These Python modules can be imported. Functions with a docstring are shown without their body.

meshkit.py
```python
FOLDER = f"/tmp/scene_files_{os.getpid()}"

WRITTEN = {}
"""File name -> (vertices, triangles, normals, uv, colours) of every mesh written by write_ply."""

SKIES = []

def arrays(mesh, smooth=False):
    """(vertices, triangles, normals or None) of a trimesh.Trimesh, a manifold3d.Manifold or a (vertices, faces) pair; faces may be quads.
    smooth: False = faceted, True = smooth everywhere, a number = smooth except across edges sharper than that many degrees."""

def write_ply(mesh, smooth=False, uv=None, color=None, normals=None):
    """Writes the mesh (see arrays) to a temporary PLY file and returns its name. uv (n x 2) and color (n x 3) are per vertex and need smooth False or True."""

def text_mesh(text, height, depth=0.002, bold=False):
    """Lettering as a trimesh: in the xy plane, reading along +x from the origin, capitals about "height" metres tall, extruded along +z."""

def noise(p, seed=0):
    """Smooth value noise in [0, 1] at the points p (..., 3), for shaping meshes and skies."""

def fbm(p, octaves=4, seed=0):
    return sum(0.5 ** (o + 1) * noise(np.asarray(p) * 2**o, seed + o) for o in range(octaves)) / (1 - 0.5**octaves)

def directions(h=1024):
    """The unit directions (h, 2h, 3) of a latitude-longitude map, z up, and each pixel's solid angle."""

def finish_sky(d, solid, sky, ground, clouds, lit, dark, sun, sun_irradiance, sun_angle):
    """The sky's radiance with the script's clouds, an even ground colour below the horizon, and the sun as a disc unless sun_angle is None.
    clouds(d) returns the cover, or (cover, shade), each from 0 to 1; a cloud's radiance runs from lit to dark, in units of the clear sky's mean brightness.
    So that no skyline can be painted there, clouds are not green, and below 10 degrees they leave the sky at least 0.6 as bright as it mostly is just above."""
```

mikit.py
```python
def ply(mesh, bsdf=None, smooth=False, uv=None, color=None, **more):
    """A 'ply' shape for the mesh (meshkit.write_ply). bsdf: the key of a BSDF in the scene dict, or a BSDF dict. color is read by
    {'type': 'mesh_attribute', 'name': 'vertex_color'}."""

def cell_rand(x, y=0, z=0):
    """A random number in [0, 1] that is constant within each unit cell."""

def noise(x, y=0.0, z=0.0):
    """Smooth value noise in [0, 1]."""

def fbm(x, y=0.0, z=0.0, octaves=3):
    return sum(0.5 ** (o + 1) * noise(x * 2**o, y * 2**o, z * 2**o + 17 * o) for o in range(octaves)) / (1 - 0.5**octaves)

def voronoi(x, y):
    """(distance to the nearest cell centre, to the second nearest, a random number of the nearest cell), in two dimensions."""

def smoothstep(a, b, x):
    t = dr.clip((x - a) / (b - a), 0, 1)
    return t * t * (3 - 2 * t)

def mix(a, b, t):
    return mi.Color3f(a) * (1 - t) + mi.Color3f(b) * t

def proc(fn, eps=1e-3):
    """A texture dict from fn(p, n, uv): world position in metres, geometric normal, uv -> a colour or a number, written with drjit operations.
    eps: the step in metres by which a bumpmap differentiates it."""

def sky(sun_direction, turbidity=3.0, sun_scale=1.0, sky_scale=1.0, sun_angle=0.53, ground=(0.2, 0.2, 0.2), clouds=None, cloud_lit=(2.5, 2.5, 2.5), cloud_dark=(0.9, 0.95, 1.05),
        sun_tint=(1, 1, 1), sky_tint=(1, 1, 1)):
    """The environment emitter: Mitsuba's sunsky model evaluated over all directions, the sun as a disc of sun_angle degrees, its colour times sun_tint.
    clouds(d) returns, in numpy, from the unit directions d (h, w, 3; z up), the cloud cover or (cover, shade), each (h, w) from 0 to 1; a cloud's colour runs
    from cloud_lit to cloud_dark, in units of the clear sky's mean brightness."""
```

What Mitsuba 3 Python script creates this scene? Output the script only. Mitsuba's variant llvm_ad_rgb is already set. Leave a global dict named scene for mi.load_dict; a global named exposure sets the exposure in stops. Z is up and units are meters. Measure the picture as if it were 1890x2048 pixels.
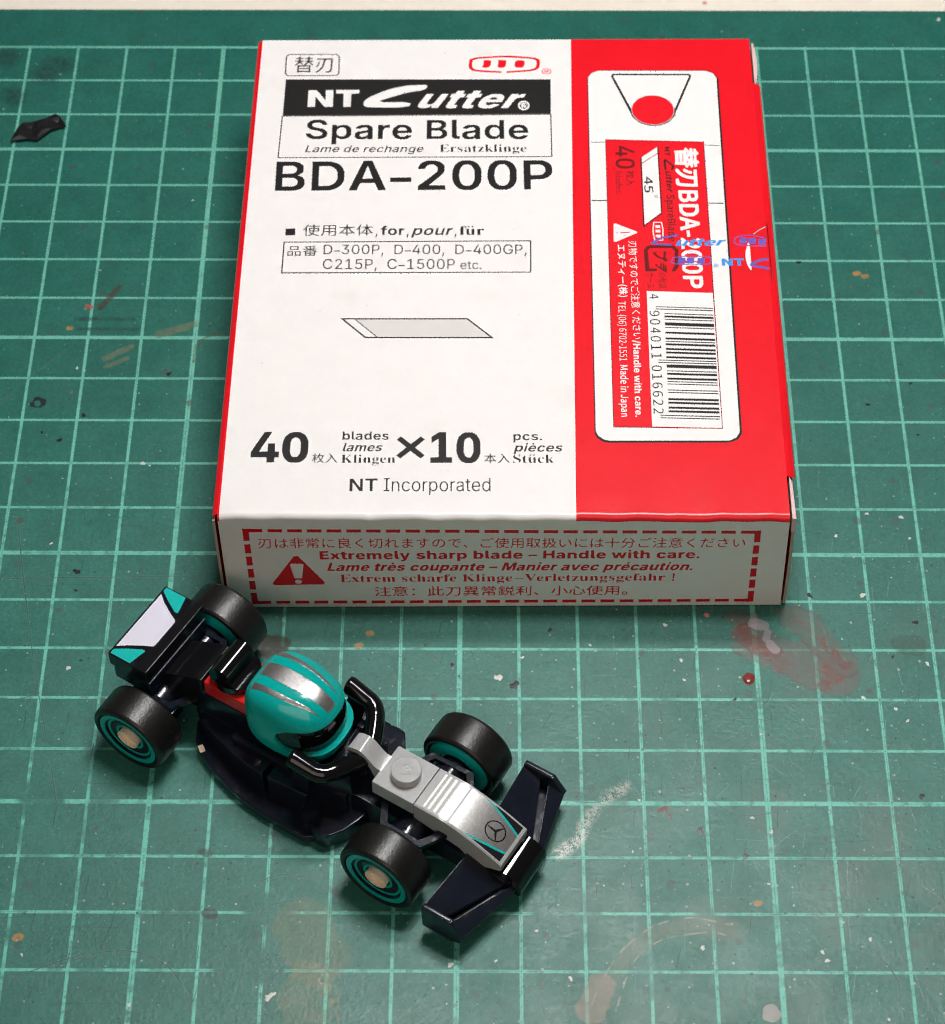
import math, glob
import numpy as np
import trimesh, manifold3d as m3
import shapely
from shapely import affinity
from shapely.geometry import Polygon, LineString, Point, box as sbox
from shapely.ops import unary_union
import mitsuba as mi
import drjit as dr
import mikit, meshkit
from PIL import Image, ImageDraw, ImageFont

scene, labels = {}, {}
S = 0.01                                    # everything below is laid out in centimetres
T = mi.ScalarTransform4f

# ------------------------------------------------------------------ camera, lights, exposure
CAM = np.array([5.4050, -38.2026, 34.0997])
RIGHT, DOWN, FWD = np.array([[0.99998468, 0.0028486, -0.0047468], [0.005148, -0.7938293, 0.6081188], [-0.0020359, -0.6081339, -0.7938318]]).T
mw = np.eye(4)
mw[:3, 0], mw[:3, 1], mw[:3, 2], mw[:3, 3] = -RIGHT, -DOWN, FWD, CAM * S
scene['camera'] = {'type': 'thinlens', 'fov': math.degrees(2 * math.atan(945 / 4869.53)), 'fov_axis': 'x', 'aperture_radius': 0.0008,
                   'focus_distance': 0.40, 'near_clip': 0.02, 'far_clip': 20.0, 'to_world': T(mw.tolist())}
exposure = 0.0
# room light (dim, even) and a twin-tube work lamp above and behind the objects
scene['room_light'] = {'type': 'constant', 'radiance': {'type': 'rgb', 'value': [0.048, 0.042, 0.037]}}
LAMP = [((9.8, -9.8, 42.0), 6.5, 2.0), ((9.8, -1.8, 42.0), 6.5, 2.0)]     # centre, half length along x, half width (cm)
LAMP_RADIANCE = [56.5, 56.0, 55.0]
for i, (c, hx, hy) in enumerate(LAMP):
    key = 'work_lamp__tube' + ('_%03d' % i if i else '')
    v = np.array([[c[0] - hx, c[1] - hy, c[2]], [c[0] + hx, c[1] - hy, c[2]], [c[0] + hx, c[1] + hy, c[2]], [c[0] - hx, c[1] + hy, c[2]]]) * S
    scene[key] = mikit.ply((v, np.array([[0, 2, 1], [0, 3, 2]])), {'type': 'diffuse', 'reflectance': {'type': 'rgb', 'value': 0.5}},
                           emitter={'type': 'area', 'radiance': {'type': 'rgb', 'value': LAMP_RADIANCE}})
# added warm fill panel, unseen behind the viewer, to brighten the near faces
v = np.array([[-85, -165, 75], [45, -165, 75], [45, -110, 160], [-85, -110, 160]]) * S
scene['fill_panel'] = mikit.ply((v, np.array([[0, 2, 1], [0, 3, 2]])), {'type': 'diffuse', 'reflectance': {'type': 'rgb', 'value': 0.5}},
                                  emitter={'type': 'area', 'radiance': {'type': 'rgb', 'value': [1.72, 1.45, 1.22]}})
labels['fill_panel'] = {'label': 'added warm fill light panel, unseen, far behind the viewer', 'category': 'lamp'}
v = trimesh.creation.box((16 * S, 15 * S, 1.2 * S))
v.apply_translation(np.array([9.8, -5.8, 43.2]) * S)
scene['work_lamp__housing'] = mikit.ply(v, {'type': 'diffuse', 'reflectance': {'type': 'rgb', 'value': 0.6}})
labels['work_lamp'] = {'label': 'twin tube work lamp hanging above the mat, out of the picture', 'category': 'lamp'}

# ------------------------------------------------------------------ helpers
def rgb(*v): return {'type': 'rgb', 'value': [float(x) for x in v]}
def bsdf(key, base, rough=0.4, spec=0.5, metal=0.0, **more):
    scene[key] = {'type': 'twosided', 'bsdf': {'type': 'principled', 'base_color': base if isinstance(base, dict) else rgb(*base),
                  'roughness': rough, 'specular': spec, 'metallic': metal, **more}}
COUNT = {}
def key_of(name):
    n = COUNT.get(name, 0); COUNT[name] = n + 1
    return name if n == 0 else '%s_%03d' % (name, n)
def put(name, mesh, material, smooth=False, M=None, kind=None, label=None, color=None):
    """One entry of the scene from a mesh in centimetres (M: 4x4 placing it, also in cm)."""
    if isinstance(mesh, m3.Manifold):
        mm = mesh.to_mesh(); mesh = trimesh.Trimesh(mm.vert_properties[:, :3], mm.tri_verts, process=False)
    if isinstance(mesh, tuple): mesh, color = mesh
    mesh = mesh.copy()
    if M is not None: mesh.apply_transform(M)
    mesh.apply_scale(S)
    k = key_of(name)
    scene[k] = mikit.ply(mesh, material, smooth, color=color)
    if kind or label:
        labels[k] = {}
        if kind: labels[k]['kind'] = kind
        if label: labels[k]['label'] = label
    return k
def cat(ms): return trimesh.util.concatenate(ms)
def tm(mf):
    mm = mf.to_mesh(); return trimesh.Trimesh(mm.vert_properties[:, :3], mm.tri_verts, process=False)
BALL = m3.Manifold.sphere(1.0, 8)
def rhull(pts, r=0.015):
    """Convex solid with corners at pts and edges rounded by r (pts are the outer corners)."""
    p = np.asarray(pts, float); c = p.mean(0)
    q = p - np.sign(np.round(p - c, 6)) * r
    return m3.Manifold.batch_hull([BALL.scale([r] * 3).translate(x.tolist()) for x in q])
def rbox(a0, a1, b0, b1, h0, h1, r=0.015):
    return rhull([(a, b, h) for a in (a0, a1) for b in (b0, b1) for h in (h0, h1)], r)
def prism(poly, h0, h1):                      # polygon in (a, b), extruded upwards
    return m3.CrossSection([np.asarray(poly, float)], m3.FillRule.NonZero).extrude(h1 - h0).translate([0, 0, h0])
def side(poly, b0, b1):                       # polygon in (a, h), extruded along b
    return m3.CrossSection([np.asarray(poly, float)], m3.FillRule.NonZero).extrude(b1 - b0).rotate([90, 0, 0]).translate([0, b1, 0])
def rside(poly, b0, b1, r=0.015): return rhull([(a, b, h) for a, h in poly for b in (b0, b1)], r)
def tube(points, r, n=20, ball=True):
    parts = []
    pts = np.asarray(points, float)
    s = m3.Manifold.sphere(r, n)
    for p, q in zip(pts[:-1], pts[1:]): parts.append(m3.Manifold.batch_hull([s.translate(p.tolist()), s.translate(q.tolist())]))
    return m3.Manifold.batch_boolean(parts, m3.OpType.Add)
def mirror(m): return m.mirror([0, 1, 0])
def both(m): return m + mirror(m)
def flat(shape, z=0.0):
    """A shapely shape in the xy plane as a one-sided sheet at height z."""
    out = []
    for g in getattr(shape, 'geoms', [shape]):
        if g.is_empty or g.geom_type != 'Polygon' or g.area < 1e-7: continue
        v, f = trimesh.creation.triangulate_polygon(g, engine='earcut')
        m = trimesh.Trimesh(np.c_[v, np.full(len(v), z)], f, process=False)
        if m.area > 0 and m.face_normals[:, 2].sum() < 0: m.invert()
        out.append(m)
    return cat(out)

INK_COLORS = {'ink': (.015, .0135, .014), 'ink_white': (.775, .755, .75), 'ink_red': (.73, .0065, .016), 'ink_maroon': (.13, .008, .010), 'ink_front': (.60, .006, .014), 'card_white': (.765, .742, .735), 'card_red': (.73, .0065, .016), 'ink_grey': (.62, .60, .58)}
def soft(shape, ink, ground, spread=0.006):
    """A printed shape as a sheet whose ink bleeds a little into the card at its edges: (mesh, colour per vertex)."""
    core, ring = [], []
    for g in getattr(shape, 'geoms', [shape]):
        if g.is_empty or g.geom_type != 'Polygon' or g.area < 1e-6: continue
        w = min(spread, 0.19 * 2 * g.area / g.length)
        i, o_ = g.buffer(-w, quad_segs=2), g.buffer(w, quad_segs=2)
        if i.is_empty: core.append(g); continue
        core.append(i); ring.append((o_.difference(i), i))
    m = flat(shapely.GeometryCollection([q for c in core for q in getattr(c, 'geoms', [c])])); ms, cs = [m], [np.tile(INK_COLORS[ink], (len(m.vertices), 1))]
    for r, i in ring:
        r = flat(r); near = shapely.distance(shapely.points(r.vertices[:, :2]), i.boundary) < 1e-6
        ms.append(r); cs.append(np.where(near[:, None], INK_COLORS[ink], INK_COLORS[ground]))
    return cat(ms), np.vstack(cs)

# lettering ---------------------------------------------------------------------
FD = '/opt/blender-*/*/datafiles/fonts/'
FONTS = {'inter': glob.glob(FD + 'Inter.woff2')[0], 'cjk': glob.glob(FD + 'Noto Sans CJK*')[0], 'serif': glob.glob(FD + 'NotoSansMath*')[0]}
PX = 104
def font_of(name, weight):
    f = ImageFont.truetype(FONTS[name], PX)
    if name == 'inter': f.set_variation_by_axes([14, max(100, min(900, weight))])
    return f
def outline(im):
    on = np.pad(np.asarray(im) > 127, ((0, 0), (1, 1))).astype(np.int8)
    rows, st = np.nonzero(np.diff(on, axis=1) == 1); en = np.nonzero(np.diff(on, axis=1) == -1)[1]
    return shapely.union_all(shapely.box(st, -rows - 1, en, -rows)).buffer(0.7).buffer(-0.7).simplify(0.55)
GLYPHS = {}
def glyphs(s, name, weight):
    """Outline of the string in font pixels, baseline at y = 0."""
    k = (s, name, weight)
    if k in GLYPHS: return GLYPHS[k]
    dots = []
    if name == 'serif':
        f, t, x = font_of(name, 0), '', 0.0
        for ch in s:
            if ch == 'ü': dots.append(len(t)); ch = 'u'
            t += chr(0x1D400 + ord(ch) - 65) if 'A' <= ch <= 'Z' else chr(0x1D41A + ord(ch) - 97) if 'a' <= ch <= 'z' else ch
        src, s = s, t
    else: f = font_of(name, weight)
    if name == 'inter' and '-' in s:           # this fount's hyphen is set too wide
        g, x, w = [], 0.0, f.getlength('-')
        for i, part in enumerate(s.split('-')):
            if i: g.append(sbox(x + 0.07 * w, 21, x + 0.67 * w, 21 + 6 + weight * 0.010)); x += 0.74 * w
            if part: g.append(affinity.translate(glyphs(part, name, weight), x, 0)); x += f.getlength(part)
        GLYPHS[k] = unary_union(g)
        return GLYPHS[k]
    b = f.getbbox(s, anchor='ls')
    im = Image.new('L', (int(b[2] - b[0]) + 24, int(b[3] - b[1]) + 24)); ox, oy = 12 - int(b[0]), 12 - int(b[1])
    ImageDraw.Draw(im).text((ox, oy), s, 255, font=f, anchor='ls')
    g = affinity.translate(outline(im), -ox, oy)
    if name == 'cjk' and weight: g = g.buffer(weight * 0.12)
    if name == 'serif':
        g = g.buffer(weight * 0.065)
        if '–' in src:
            i = src.index('–'); a, b_, d_ = f.getlength(s[:i]), f.getlength(s[i]), 52
            g = unary_union([g.intersection(sbox(-99, -99, a, 199)), sbox(a + 8, 23, a + 8 + d_, 29), affinity.translate(g.intersection(sbox(a + b_, -99, 1e5, 199)), d_ + 16 - b_, 0)])
        for i in dots:
            x0 = f.getlength(s[:i]); w = f.getlength(s[i])
            g = unary_union([g, Point(x0 + w * .32, 66).buffer(6), Point(x0 + w * .68, 66).buffer(6)])
    GLYPHS[k] = g
    return g
def lettering(rec, lift, ground=None):
    """One line of print: (ink, string, font, weight, slant, mode, start, along, up, width, height)."""
    ink, s, name, weight, slant, mode, P, e1, e2, w, h = rec
    g = glyphs(s, name, weight)
    x0, y0, x1, y1 = g.bounds
    if mode == 'b': y0 = 0.0
    g = affinity.affine_transform(g, [1, 0, 0, h / (y1 - y0), 0, -y0 * h / (y1 - y0)])
    x0, _, x1, _ = g.bounds
    if slant:
        k = (w - slant * h) / (x1 - x0)
        g = affinity.affine_transform(g, [k, slant, 0, 1, -x0 * k, 0])
    else: g = affinity.affine_transform(g, [w / (x1 - x0), 0, 0, 1, -x0 * w / (x1 - x0), 0])
    m, col = soft(g, INKS[ink], ground) if ground else (flat(g), None)
    e1, e2 = np.array(e1), np.array(e2); n = np.cross(e1, e2)
    m.vertices = np.array(P) + m.vertices[:, :1] * e1 + m.vertices[:, 1:2] * e2 + n * lift
    return (m, col) if ground else m

# ------------------------------------------------------------------ layout of the prints and marks (cm)
TEXTS = [
    ('ink', '替刃', 'cjk', 0, 0, 'i', (1.7814, -3.542, 2.53), (1.0, 0.0029, 0.0), (-0.0029, 1.0, 0.0), 0.7239, 0.4487),
    ('white', 'NT', 'inter', 900, 0, 'b', (2.0779, -4.4802, 2.53), (1.0, 0.003, 0.0), (-0.003, 1.0, 0.0), 0.9612, 0.4654),
    ('white', 'utter', 'inter', 800, 0.55, 'b', (4.0946, -4.504, 2.53), (1.0, 0.003, 0.0), (-0.003, 1.0, 0.0), 2.1345, 0.4699),
    ('white', '®', 'cjk', 12, 0, 'i', (6.0187, -4.5603, 2.53), (1.0, 0.003, 0.0), (-0.003, 1.0, 0.0), 0.2184, 0.2613),
    ('ink', 'Spare Blade', 'inter', 600, 0, 'b', (2.0836, -5.338, 2.53), (1.0, 0.0042, 0.0), (-0.0042, 1.0, 0.0), 4.1211, 0.5188),
    ('ink', 'Lame de rechange', 'inter', 550, 0.25, 'b', (2.0862, -5.6838, 2.53), (1.0, 0.0052, -0.0), (-0.0052, 1.0, 0.0), 2.2125, 0.1785),
    ('ink', 'Ersatzklinge', 'serif', -14, 0, 'b', (4.5631, -5.6715, 2.53), (1.0, 0.006, 0.0), (-0.006, 1.0, 0.0), 1.6098, 0.1979),
    ('ink', 'BDA-200P', 'inter', 600, 0, 'b', (1.5863, -6.6828, 2.53), (0.9999, 0.011, 0.0), (-0.011, 0.9999, 0.0), 5.0586, 0.7623),
    ('ink', '使用本体', 'cjk', 0, 0, 'i', (2.1461, -7.8167, 2.53), (1.0, 0.0096, 0.0), (-0.0096, 1.0, 0.0), 1.2574, 0.2896),
    ('ink', ',', 'inter', 650, 0, 'i', (3.448, -7.8405, 2.53), (1.0, 0.0032, -0.0), (-0.0032, 1.0, 0.0), 0.0348, 0.0882),
    ('ink', 'for', 'inter', 650, 0, 'b', (3.5394, -7.7842, 2.53), (1.0, 0.0032, 0.0), (-0.0032, 1.0, 0.0), 0.4241, 0.2292),
    ('ink', ',', 'inter', 650, 0, 'i', (4.0054, -7.8388, 2.53), (1.0, 0.0032, 0.0), (-0.0032, 1.0, 0.0), 0.0377, 0.0882),
    ('ink', 'pour', 'inter', 600, 0.25, 'b', (4.1, -7.7824, 2.53), (1.0, 0.0032, 0.0), (-0.0032, 1.0, 0.0), 0.7407, 0.1728),
    ('ink', ',', 'inter', 650, 0, 'i', (4.8646, -7.836, 2.53), (1.0, 0.0032, 0.0), (-0.0032, 1.0, 0.0), 0.0348, 0.0881),
    ('ink', 'für', 'serif', -9, 0, 'b', (4.9512, -7.7797, 2.53), (1.0, 0.0032, -0.0), (-0.0032, 1.0, 0.0), 0.4415, 0.2292),
    ('ink', '品番', 'cjk', 0, 0, 'i', (1.8953, -8.3068, 2.53), (0.9999, 0.0106, 0.0), (-0.0106, 0.9999, 0.0), 0.5335, 0.2498),
    ('ink', 'D-300P,  D-400,  D-400GP,', 'inter', 380, 0, 'b', (2.5366, -8.2573, 2.53), (1.0, 0.0043, 0.0), (-0.0043, 1.0, 0.0), 3.6131, 0.2382),
    ('ink', 'C215P,  C-1500P', 'inter', 380, 0, 'b', (2.5376, -8.6194, 2.53), (1.0, 0.0049, 0.0), (-0.0049, 1.0, 0.0), 2.3402, 0.2476),
    ('ink', 'etc.', 'inter', 400, 0, 'b', (4.9725, -8.6115, 2.53), (1.0, 0.0032, -0.0), (-0.0032, 1.0, 0.0), 0.379, 0.1924),
    ('ink', '40', 'inter', 780, 0, 'b', (1.5214, -12.9989, 2.53), (1.0, 0.0035, 0.0), (-0.0035, 1.0, 0.0), 0.9544, 0.657),
    ('ink', '枚入', 'cjk', 2, 0, 'i', (2.5449, -13.005, 2.53), (1.0, 0.0035, -0.0), (-0.0035, 1.0, 0.0), 0.4229, 0.2077),
    ('ink', 'blades', 'inter', 600, 0, 'b', (3.0346, -12.5075, 2.53), (1.0, 0.0035, 0.0), (-0.0035, 1.0, 0.0), 0.7751, 0.1809),
    ('ink', 'lames', 'inter', 620, 0.25, 'b', (3.0393, -12.7544, 2.53), (1.0, 0.0035, -0.0), (-0.0035, 1.0, 0.0), 0.6941, 0.1795),
    ('ink', 'Klingen', 'serif', -14, 0, 'b', (3.0258, -13.0033, 2.53), (1.0, 0.0035, -0.0), (-0.0035, 1.0, 0.0), 0.9037, 0.1762),
    ('ink', 'NT', 'inter', 620, 0, 'b', (3.1891, -13.5969, 2.53), (1.0, 0.0036, 0.0), (-0.0036, 1.0, 0.0), 0.4614, 0.2658),
    ('ink', 'Incorporated', 'inter', 330, 0, 'b', (3.7534, -13.5949, 2.53), (1.0, 0.0039, 0.0), (-0.0039, 1.0, 0.0), 1.7582, 0.2754),
    ('ink', '10', 'inter', 780, 0, 'b', (4.5099, -12.9979, 2.53), (1.0, 0.0035, 0.0), (-0.0035, 1.0, 0.0), 0.8353, 0.6609),
    ('ink', '本入', 'cjk', 2, 0, 'i', (5.4033, -13.0011, 2.53), (1.0, 0.0035, -0.0), (-0.0035, 1.0, 0.0), 0.4284, 0.2067),
    ('ink', 'pcs.', 'inter', 600, 0, 'b', (5.8923, -12.5072, 2.53), (1.0, 0.0035, 0.0), (-0.0035, 1.0, 0.0), 0.48, 0.1318),
    ('ink', 'pièces', 'inter', 620, 0.25, 'b', (5.9027, -12.752, 2.53), (1.0, 0.0035, -0.0), (-0.0035, 1.0, 0.0), 0.8365, 0.1867),
    ('ink', 'Stück', 'serif', -14, 0, 'b', (5.8848, -12.9952, 2.53), (1.0, 0.0035, 0.0), (-0.0035, 1.0, 0.0), 0.6807, 0.1832),
    ('white', '替刃BDA-200P', 'cjk', 28, 0, 'b', (8.9361, -5.5538, 2.53), (-0.0089, -1.0, -0.0), (1.0, -0.0089, 0.0), 3.5141, 0.3974),
    ('ink', 'NT', 'inter', 800, 0, 'b', (8.7113, -5.5351, 2.53), (0.0218, -0.9998, 0.0), (0.9998, 0.0218, -0.0), 0.2402, 0.0897),
    ('ink', 'utter', 'inter', 650, 0.4, 'b', (8.7001, -6.1585, 2.53), (0.0309, -0.9995, 0.0), (0.9995, 0.0309, -0.0), 0.5702, 0.1061),
    ('ink', 'SpareBlade', 'cjk', 3, 0, 'b', (8.6967, -6.7713, 2.53), (-0.0093, -1.0, 0.0), (1.0, -0.0093, 0.0), 1.1645, 0.1494),
    ('ink', '45', 'cjk', 8, 0, 'b', (8.301, -6.3037, 2.53), (-0.0007, -1.0, 0.0), (1.0, -0.0007, 0.0), 0.4153, 0.1617),
    ('maroon', '40', 'inter', 560, 0, 'b', (7.8034, -5.5102, 2.53), (-0.0078, -1.0, 0.0), (1.0, -0.0078, 0.0), 0.5966, 0.3543),
    ('maroon', '枚入', 'cjk', 0, 0, 'i', (7.9746, -6.1607, 2.53), (-0.0037, -1.0, 0.0), (1.0, -0.0037, 0.0), 0.3927, 0.1623),
    ('maroon', 'blades.', 'cjk', -2, 0, 'b', (7.7888, -6.1803, 2.53), (-0.005, -1.0, 0.0), (1.0, -0.005, 0.0), 0.5992, 0.1197),
    ('white', '刃物ですのでご注意ください', 'cjk', 2, 0, 'i', (7.9615, -7.9225, 2.53), (0.0024, -1.0, 0.0), (1.0, 0.0024, -0.0), 2.3378, 0.1585),
    ('white', '/Handle with care.', 'inter', 760, 0, 'b', (7.9663, -10.2817, 2.53), (-0.0111, -0.9999, 0.0), (0.9999, -0.0111, 0.0), 1.726, 0.1325),
    ('white', 'エヌティー(株) ', 'cjk', 14, 0, 'i', (7.7364, -8.0191, 2.53), (0.0017, -1.0, 0.0), (1.0, 0.0017, -0.0), 1.2597, 0.1787),
    ('white', 'TEL (06) 6702-1551', 'cjk', 0, 0, 'b', (7.7395, -9.3804, 2.53), (-0.0123, -0.9999, 0.0), (0.9999, -0.0123, 0.0), 1.3722, 0.1424),
    ('white', 'Made in Japan', 'cjk', 12, 0, 'b', (7.7275, -10.85, 2.53), (-0.0147, -0.9999, 0.0), (0.9999, -0.0147, 0.0), 1.1509, 0.1395),
    ('maroon', '刃包装', 'cjk', -2, 0, 'i', (8.4658, -8.7083, 2.53), (-0.0058, -1.0, 0.0), (1.0, -0.0058, 0.0), 0.3659, 0.1397),
    ('maroon', 'ケース', 'cjk', -2, 0, 'i', (8.2609, -8.709, 2.53), (-0.0016, -1.0, 0.0), (1.0, -0.0016, 0.0), 0.3533, 0.1248),
    ('maroon', 'プ', 'cjk', 25, 0, 'i', (8.3978, -8.1718, 2.53), (-0.078, -0.997, 0.0), (0.997, -0.078, 0.0), 0.2446, 0.2707),
    ('maroon', 'ラ', 'cjk', 25, 0, 'i', (8.4239, -8.4539, 2.53), (-0.0404, -0.9992, -0.0), (0.9992, -0.0404, 0.0), 0.1531, 0.1587),
    ('ink', '4', 'cjk', 0, 0, 'b', (8.2893, -9.2053, 2.53), (0.0298, -0.9996, 0.0), (0.9996, 0.0298, -0.0), 0.1184, 0.159),
    ('ink', '9', 'cjk', 0, 0, 'b', (8.2781, -9.5975, 2.53), (-0.0074, -1.0, 0.0), (1.0, -0.0074, 0.0), 0.1279, 0.1744),
    ('ink', '0', 'cjk', 0, 0, 'b', (8.2765, -9.7933, 2.53), (-0.0081, -1.0, 0.0), (1.0, -0.0081, 0.0), 0.1299, 0.1799),
    ('ink', '4', 'cjk', 0, 0, 'b', (8.2752, -9.9907, 2.53), (-0.0081, -1.0, 0.0), (1.0, -0.0081, 0.0), 0.1292, 0.1794),
    ('ink', '0', 'cjk', 0, 0, 'b', (8.274, -10.187, 2.53), (-0.0081, -1.0, 0.0), (1.0, -0.0081, 0.0), 0.1285, 0.1789),
    ('ink', '1', 'cjk', 0, 0, 'b', (8.2727, -10.3821, 2.53), (-0.0081, -1.0, -0.0), (1.0, -0.0081, 0.0), 0.1277, 0.1784),
    ('ink', '1', 'cjk', 0, 0, 'b', (8.2714, -10.5762, 2.53), (-0.0081, -1.0, 0.0), (1.0, -0.0081, 0.0), 0.127, 0.1779),
    ('ink', '0', 'cjk', 0, 0, 'b', (8.2648, -10.8561, 2.53), (-0.0093, -1.0, 0.0), (1.0, -0.0093, 0.0), 0.1312, 0.1752),
    ('ink', '1', 'cjk', 0, 0, 'b', (8.2635, -11.0488, 2.53), (-0.0093, -1.0, 0.0), (1.0, -0.0093, 0.0), 0.1305, 0.1747),
    ('ink', '6', 'cjk', 0, 0, 'b', (8.2622, -11.2405, 2.53), (-0.0093, -1.0, 0.0), (1.0, -0.0093, 0.0), 0.1298, 0.1742),
    ('ink', '6', 'cjk', 0, 0, 'b', (8.261, -11.431, 2.53), (-0.0093, -1.0, 0.0), (1.0, -0.0093, 0.0), 0.129, 0.1737),
    ('ink', '2', 'cjk', 0, 0, 'b', (8.2597, -11.6205, 2.53), (-0.0093, -1.0, -0.0), (1.0, -0.0093, 0.0), 0.1283, 0.1732),
    ('ink', '2', 'cjk', 0, 0, 'b', (8.2585, -11.809, 2.53), (-0.0093, -1.0, -0.0), (1.0, -0.0093, 0.0), 0.1276, 0.1728),
    ('blue', 'utter', 'inter', 800, 0.55, 'b', (8.7854, -8.0682, 2.53), (0.9999, 0.0165, 0.0), (-0.0165, 0.9999, 0.0), 0.9441, 0.1697),
    ('blue', 'NT', 'inter', 900, 0, 'b', (9.5998, -8.5451, 2.53), (1.0, 0.0032, -0.0), (-0.0032, 1.0, 0.0), 0.398, 0.1769),
    ('blue', '®', 'cjk', 4, 0, 'i', (9.4502, -8.5861, 2.53), (1.0, 0.0032, 0.0), (-0.0032, 1.0, 0.0), 0.093, 0.0882),
    ('red', '®', 'cjk', 0, 0, 'i', (6.4758, -3.5772, 2.53), (1.0, 0.0029, 0.0), (-0.0029, 1.0, 0.0), 0.1798, 0.1658),
    ('front', '刃は非常に良く切れますので、ご使用取扱いには十分ご注意ください', 'cjk', 0, 0, 'i', (1.6701, -14.1364, 1.6795), (1.0, 0.0032, 0.0033), (-0.0033, 0.0197, 0.9998), 8.0588, 0.2863),
    ('front', 'Extremely sharp blade – Handle with care.', 'inter', 800, 0, 'b', (2.6692, -14.136, 1.3802), (1.0, 0.0043, 0.0046), (-0.0047, 0.0197, 0.9998), 6.3297, 0.2427),
    ('front', 'Lame très coupante – Manier avec précaution.', 'inter', 800, 0.25, 'b', (2.773, -14.1386, 1.0541), (1.0, 0.0055, 0.0017), (-0.0019, 0.0197, 0.9998), 6.184, 0.2369),
    ('front', 'Extrem scharfe Klinge–Verletzungsgefahr', 'serif', -8, 0, 'b', (2.9786, -14.1401, 0.7368), (1.0, 0.0067, 0.004), (-0.0041, 0.0197, 0.9998), 5.483, 0.213),
    ('front', '!', 'serif', -8, 0, 'b', (8.5787, -14.1025, 0.7529), (1.0, 0.0068, -0.0043), (0.0041, 0.0198, 0.9998), 0.0409, 0.2274),
    ('front', '注意：此刀異常鋭利、小心使用。', 'cjk', 4, 0, 'i', (3.5526, -14.1389, 0.3247), (1.0, 0.0083, 0.003), (-0.0032, 0.0197, 0.9998), 4.2921, 0.2859),
]
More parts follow.
